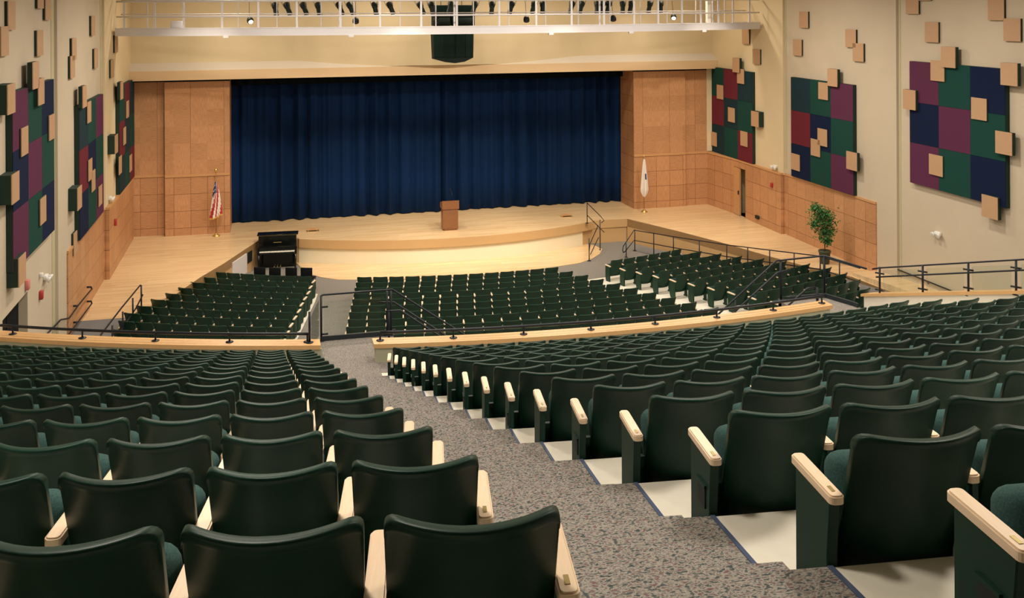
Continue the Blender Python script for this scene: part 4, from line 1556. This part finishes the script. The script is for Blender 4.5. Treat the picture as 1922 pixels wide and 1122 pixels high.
def build_catwalk():
    cx, cy, R = 0.0, 0.0, 0.0
    # arc through (-12.9,38.0),(0,35.5),(12.9,38.0)
    sag, half = 2.5, 12.9
    R = (half * half + sag * sag) / (2 * sag)
    C = (0.0, 35.5 + R)
    A = lambda r, xa, xb, n=40: arc(C, r, xa, xb, n)
    t = empty('catwalk', 'pale gray curved steel catwalk hung across the hall above the stage front', 'catwalk', (0, 35.5, 8.42))
    o = Vector(t.location)

    def shift(mb):
        mb.v = [(p[0] - o.x, p[1] - o.y, p[2] - o.z) for p in mb.v]
        return mb
    xe = 12.93
    m = MB().mat('catwalk_paint')
    m.strip(A(R, -xe, xe), A(R + 0.02, -xe, xe), 8.44, 8.66)
    m.strip(A(R - 0.06, -xe, xe), A(R + 0.03, -xe, xe), 8.40, 8.44)
    m.strip(A(R - 0.06, -xe, xe), A(R + 0.03, -xe, xe), 8.66, 8.69)
    m.strip(A(R - 1.1, -xe, xe), A(R - 1.06, -xe, xe), 8.42, 8.68)
    shift(m).build('beam', t)
    m = MB().mat('catwalk_paint').strip(A(R - 1.08, -xe, xe), A(R, -xe, xe), 8.60, 8.64)
    shift(m).build('deck', t)
    for z, rr, q in ((9.10, R, 0.03), (9.66, R, 0.04), (9.18, R - 1.08, 0.022), (9.70, R - 1.08, 0.028)):
        m = MB().mat('catwalk_paint').tube([(x, y, z) for x, y in A(rr, -xe + 0.05, xe - 0.05)], q, 8)
        shift(m).build('rail', t)
    px = [-12.6, -11.51, -9.13, -7.86, -6.51, -4.97, -3.56, -2.07, -0.75, 0.86, 2.31, 3.75, 5.12, 6.45, 7.56, 8.7, 9.65, 10.57, 11.37, 12.3]
    for x in px:
        y = C[1] - math.sqrt(R * R - x * x)
        m = MB().mat('catwalk_paint').box(x - 0.036, x + 0.036, y - 0.02, y + 0.02, 8.66, 9.66)
        shift(m).build('post', t)
    for x in [-11.9, -10.55, -8.6, -7.2, -5.6, -4.4, -2.7, -1.35, 0.1, 1.5, 3.0, 4.4, 5.8, 7.2, 8.5, 10.0, 11.6]:
        y = C[1] - math.sqrt((R - 1.08) ** 2 - x * x)
        m = MB().mat('catwalk_paint').box(x - 0.018, x + 0.018, y - 0.02, y + 0.02, 8.66, 9.7)
        shift(m).build('post', t)
    # hangers to the ceiling
    for x in (-10.55, -4.97, -0.75, 5.12, 10.57):
        y = C[1] - math.sqrt((R - 0.5) ** 2 - x * x)
        m = MB().mat('catwalk_paint').box(x - 0.03, x + 0.03, y - 0.03, y + 0.03, 8.6, ZC)
        shift(m).build('hanger', t)
    for x in (-9.0, -4.6, 2.9, 6.3, 9.8):
        y = C[1] - math.sqrt((R + 0.0) ** 2 - x * x)
        m = MB().mat('catwalk_paint').box(x - 0.09, x + 0.09, y - 0.06, y + 0.06, 8.33, 8.40)
        shift(m).build('bracket', t)
    # light pipe behind the catwalk
    m = MB().mat('lamp_black').tube([(x, y, 9.86) for x, y in A(R - 1.9, -8.9, 8.9)], 0.03, 8)
    for x in (-8, -4, 0.9, 4, 8):
        y = C[1] - math.sqrt((R - 1.9) ** 2 - x * x)
        m.tube([(x, y, 9.86), (x, y, ZC - 0.01)], 0.012, 6)
    tag(m.build('lighting_pipe'), 'black curved lighting pipe behind the catwalk carrying the spotlights', 'pipe')

    body = MB().mat('lamp_black')
    body.lathe([(0.06, 0.0), (0.11, 0.03), (0.115, 0.20), (0.09, 0.25), (0.09, 0.46), (0.10, 0.52)], (0, 0, 0), 14)
    bmesh_body = body.mesh('barrel')
    yoke = MB().mat('lamp_black').tube([(-0.125, 0, 0.14), (-0.135, 0, -0.09), (0.135, 0, -0.09), (0.125, 0, 0.14)], 0.01, 6).mesh('yoke')
    clampm = MB().mat('lamp_black').bevbox(-0.03, 0.03, -0.04, 0.04, 0.0, 0.16, 0.008, 1).mesh('clamp')
    lens = MB().mat('rubber_dark').lathe([(0.085, 0.52), (0.085, 0.525)], (0, 0, 0), 14).mesh('lens')
    # picture x of each fixture -> world x on the pipe (depth about 38 m)
    px2 = [515, 536, 567, 596, 634, 654, 702, 729, 786, 808, 848, 893, 924, 962, 1004, 1019, 1075, 1093, 1121, 1133, 1144, 1169, 1186, 1221, 1240]
    for k, p in enumerate(px2):
        u = (p - 961) / F_PX
        yaw = math.radians(14.004)
        dx, dy = u * math.cos(yaw) + math.sin(yaw), -u * math.sin(yaw) + math.cos(yaw)
        y = 37.9
        for _ in range(4):
            x = -7.503 + dx / dy * y
            y = C[1] - math.sqrt((R - 1.9) ** 2 - x * x)
        tilt = (-0.30 if x < -1.2 else 0.30) * (1.2 if k % 3 else 0.5)
        lab = 'black stage spotlight hanging behind the catwalk, %s from the left of the long fixtures' % ORD[k + 1]
        t = empty('stage_spotlight', lab, 'stage light', (x, y, 9.80), 0, 'long spotlights on the lighting pipe')
        link_part('clamp', clampm, t, (0, 0, -0.12))
        M = Matrix.Translation((0, 0, -0.20)) @ Matrix.Rotation(tilt, 4, 'Y') @ Matrix.Rotation(math.radians(180 - 20), 4, 'X')
        b = link_part('barrel', bmesh_body, t)
        b.matrix_local = M
        yk = link_part('yoke', yoke, t)
        yk.matrix_local = M
        ln = link_part('lens', lens, b)
    # compact lamps near the deck
    px3 = [(468, 40, 1), (667, 46, 0), (817, 44, 0), (985, 42, 0), (1147, 40, 0), (1260, 38, 1)]
    dome = MB().mat('lamp_black').lathe([(0.03, 0.0), (0.09, 0.03), (0.12, 0.11), (0.12, 0.22), (0.10, 0.24)], (0, 0, 0), 14).mesh('housing')
    le = {0: MB().mat('rubber_dark').lathe([(0.085, 0.24), (0.085, 0.246)], (0, 0, 0), 12).mesh('lens'), 1: MB().mat('lamp_glow').lathe([(0.085, 0.24), (0.085, 0.246)], (0, 0, 0), 12).mesh('lens')}
    stem = MB().mat('lamp_black').tube([(0, 0, 0), (0, 0, 0.86)], 0.009, 6).mesh('stem')
    nms = ['lit, leftmost', 'dark, second from left', 'dark, beside the loudspeakers', 'dark, right of the loudspeakers', 'dark, second from right', 'lit, rightmost']
    for k, (p, q, lit) in enumerate(px3):
        u = (p - 961) / F_PX
        yaw = math.radians(14.004)
        dx, dy = u * math.cos(yaw) + math.sin(yaw), -u * math.sin(yaw) + math.cos(yaw)
        y = 37.5
        for _ in range(4):
            x = -7.503 + dx / dy * y
            y = C[1] - math.sqrt((R - 1.9) ** 2 - x * x)
        t = empty('flood_lamp', 'small round black lamp hanging low behind the catwalk, %s' % nms[k], 'stage light', (x, y - 0.22, 9.0), 0, 'small round lamps behind the catwalk')
        st = link_part('stem', stem, t)
        st.matrix_local = Matrix.Rotation(math.atan2(-0.22, 0.86), 4, 'X')
        d = link_part('housing', dome, t)
        M = Matrix.Translation((0, 0, 0.02)) @ Matrix.Rotation(0.45 if lit and k else (-0.4 if lit else 0.1), 4, 'Y') @ Matrix.Rotation(math.radians(150 if not lit else 130), 4, 'X')
        d.matrix_local = M
        link_part('lens', le[lit], d)


def build_speakers():
    t = empty('loudspeaker', 'large dark green-black hanging loudspeaker with faceted curved front below the catwalk', 'loudspeaker', (0.0, 40.2, 7.2))
    m = MB().mat('speaker_black')

    def shape(w, d, zb_w, z0, z1):
        n = 5
        top, bot = [], []
        for k in range(n):
            a = -1 + 2 * k / (n - 1)
            top.append((a * w, -d * (1 - a * a), z1))
            bot.append((a * w * zb_w, -d * 1.0 * (1 - a * a), z0 + 0.04 - 0.20 * (1 - a * a)))
        vs = bot + top + [(w * zb_w, 0.55, z0), (-w * zb_w, 0.55, z0), (w, 0.7, z1), (-w, 0.7, z1)]
        fs = [(k, k + 1, n + k + 1, n + k) for k in range(n - 1)]
        b1, b2, t1, t2 = 2 * n, 2 * n + 1, 2 * n + 2, 2 * n + 3
        fs += [(n - 1, b1, t1, 2 * n - 1), (b2, 0, n, t2), (b1, b2, t2, t1), tuple(range(n))[::-1] + (b2, b1), tuple(range(n, 2 * n)) + (t1, t2)]
        return vs, fs
    vs, fs = shape(0.86, 0.34, 0.97, 0.03, 1.15)
    m.add(vs, fs)
    m.build('cabinet', t)
    g = MB().mat('speaker_grille')
    for k in range(4):
        a0, a1 = -1 + 2 * k / 4 + 0.03, -1 + 2 * (k + 1) / 4 - 0.03
        n = 5
        f = lambda a: (a * 0.85, -0.35 * (1 - a * a) - 0.012)
        x0, y0 = f(-1 + 2 * k / 4); x1, y1 = f(-1 + 2 * (k + 1) / 4)
        sx = (x1 - x0) * 0.06; sy = (y1 - y0) * 0.06
        g.add([(x0 + sx, y0 + sy, 0.12), (x1 - sx, y1 - sy, 0.12), (x1 - sx, y1 - sy, 1.08), (x0 + sx, y0 + sy, 1.08)], [(0, 1, 2, 3)])
    g.build('grille', t)
    for sx in (-0.5, 0.5):
        MB().mat('lamp_black').tube([(sx, 0.3, 1.1), (sx, 0.3, 1.42)], 0.012, 6).build('cable', t)
    for k, (x0, x1, nme) in enumerate(((-0.86, -0.18, 'left'), (-0.12, 0.86, 'right'))):
        t = empty('loudspeaker', 'boxy dark loudspeaker behind the catwalk rails, %s of the upper pair' % nme, 'loudspeaker', ((x0 + x1) / 2, 40.2, 8.62), 0, 'upper loudspeakers of the cluster')
        w = (x1 - x0) / 2
        MB().mat('speaker_black').bevbox(-w, w, -0.25, 0.5, 0.0, 0.86, 0.02, 1).build('cabinet', t)
        MB().mat('speaker_grille').box(-w + 0.05, w - 0.05, -0.262, -0.25, 0.38, 0.82).build('grille', t)
        MB().mat('speaker_black').bevbox(-w + 0.03, w - 0.03, -0.40, -0.24, 0.02, 0.34, 0.03, 1).build('horn', t)
        MB().mat('lamp_black').tube([(0, 0.1, 0.84), (0, 0.1, ZC - 8.64)], 0.012, 6).build('cable', t)


def build_small():
    # twin-head emergency lights
    em = [(-13.2, 27.6, 2.43, -1, 'on the left wall near the door'), (13.2, 26.9, 2.11, 1, 'on the right wall under the nearest patchwork panel'), (13.03, 36.9, 2.68, 1, 'above the right wood wainscot'), (-13.03, 37.1, 2.68, -1, 'above the left wood wainscot')]
    for (x, y, z, s, w) in em:
        t = empty('emergency_light', 'white twin-head emergency light %s' % w, 'emergency light', (x, y, z), 0, 'twin-head emergency lights')
        MB().mat('white_plastic').bevbox(-s * 0.09, 0, -0.13, 0.13, -0.06, 0.06, 0.015, 2).build('housing', t)
        for dy in (-0.13, 0.13):
            M = Matrix.Translation((-s * 0.08, dy, -0.02)) @ Matrix.Rotation(math.radians(-s * 110), 4, 'Y')
            MB().mat('white_plastic').lathe([(0.03, -0.02), (0.07, 0.05), (0.085, 0.09), (0.07, 0.095)], (0, 0, 0), 12, M).build('lamp_head', t)
    # alarm devices
    dev = [(-13.2, 27.05, 2.12, -1, 'fire_red', 0.07, 0.11, 'fire_alarm', 'red fire alarm strobe on the left wall beside the door', 'alarm'),
           (-13.2, 27.05, 2.62, -1, 'white_plastic', 0.04, 0.06, 'wall_switch', 'small white switch plate above the fire alarm on left wall', 'switch'),
           (-13.2, 27.05, 0.98, -1, 'fire_red', 0.08, 0.13, 'fire_pull_station', 'red fire pull station low on the left wall by the handrail', 'alarm'),
           (-13.2, 25.6, 2.78, -1, 'pink_plastic', 0.08, 0.12, 'exit_light', 'small pinkish red light above the dark doorway on the left wall', 'sign'),
           (12.9, 36.97, 1.90, 1, 'fire_red', 0.05, 0.1, 'fire_alarm', 'tiny red alarm on the right wood wainscot under its trim', 'alarm'),
           (12.9, 38.22, 0.30, 1, 'slot_dark', 0.14, 0.07, 'outlet_box', 'dark outlet plate low on the right wainscot beside the black doorway', 'outlet'),
           (-12.9, 37.4, 1.75, -1, 'fire_red', 0.05, 0.12, 'fire_alarm', 'tiny red alarm on the left wood wainscot near the corner step', 'alarm')]
    for (x, y, z, s, mt, hy, hz, nme, lab, cat) in dev:
        m = MB().mat(mt).bevbox(x - s * 0.09, x, y - hy, y + hy, z - hz, z + hz, 0.01, 1)
        tag(m.build(nme), lab, cat)
    # stage floor pockets
    for x, y, w in ((-5.74, 41.95, 'left of the lectern'), (5.4, 41.85, 'right of the lectern')):
        t = empty('floor_pocket', 'small open floor pocket in the stage boards, %s' % w, 'floor box', (x, y, 0.0), 0, 'stage floor pockets')
        MB().mat('brass').box(-0.26, 0.26, -0.16, 0.16, 0.0, 0.008).build('frame', t)
        MB().mat('slot_dark').box(-0.17, 0.17, -0.10, 0.08, 0.008, 0.012).build('opening', t)
        MB().mat('wood_trim').box(-0.20, 0.20, 0.10, 0.12, 0.008, 0.10).build('lid', t)
    # white board on the left stage face and dark recess beside it
    def on_edge(ta, tb, z0, z1, off, mt, nme, lab, cat):
        a, b = Vector((*EDGE_L[0], 0)), Vector((*EDGE_L[1], 0))
        d = (b - a).normalized()
        n = Vector((-d.y, d.x, 0))
        if n.x < 0:
            n = -n
        p0, p1 = a + d * ta, a + d * tb
        vs = []
        for q in (0.004, off):
            for p in (p0, p1):
                for z in (z0, z1):
                    v = p + n * q
                    vs.append((v.x, v.y, z))
        m = MB().mat(mt)
        m.add(vs, [(0, 1, 3, 2), (4, 6, 7, 5), (0, 2, 6, 4), (1, 5, 7, 3), (0, 4, 5, 1), (2, 3, 7, 6)])
        tag(m.build(nme), lab, cat)
    on_edge(1.35, 2.75, -0.92, -0.18, 0.05, 'board_white', 'white_board', 'white board leaning on the stage side left of the piano', 'board')
    on_edge(0.75, 1.2, -0.62, -0.2, 0.03, 'slot_dark', 'vent_grille', 'dark grille on the stage side between white board and piano', 'vent')
    # house light housings in the ceiling; last row rings the added wash lamps
    ring = MB().mat('white_paint').lathe([(0.47, 0.0), (0.52, 0.0), (0.52, 0.05), (0.47, 0.05)], (0, 0, 0), 20).mesh('trim_ring')
    for k, (x, y, z, w, r, c) in enumerate(HOUSE):
        t = empty('house_light', 'round unseen recessed ceiling downlight, row %s from the rear, %s across' % (ORD[k // 4 + 1], ORD[k % 4 + 1]), 'ceiling light', (x, y, z + 0.05), 0, 'ceiling downlights')
        link_part('trim_ring', ring, t)
    # beam on the right landing and gray box on the catwalk
    tag(MB().mat('catwalk_paint').bevbox(-10.95, -10.55, 37.3, 37.5, 8.69, 8.94, 0.01, 1).build('junction_box'), 'gray junction box on the catwalk deck near the left wall', 'box')
    tag(MB().mat('white_paint').box(10.25, 10.4, 37.5, 37.7, 8.69, 9.6).build('conduit_riser'), 'white conduit riser standing on the catwalk deck near its right end', 'conduit')


build_walls()
build_stage()
build_front_floor()
build_rear_floor()
build_proscenium()
build_curtain()
build_valance()
build_seats()
build_railings()
build_acoustic()
build_podium()
build_piano()
build_chairs()
build_flags()
build_plant()
build_catwalk()
build_speakers()
build_small()
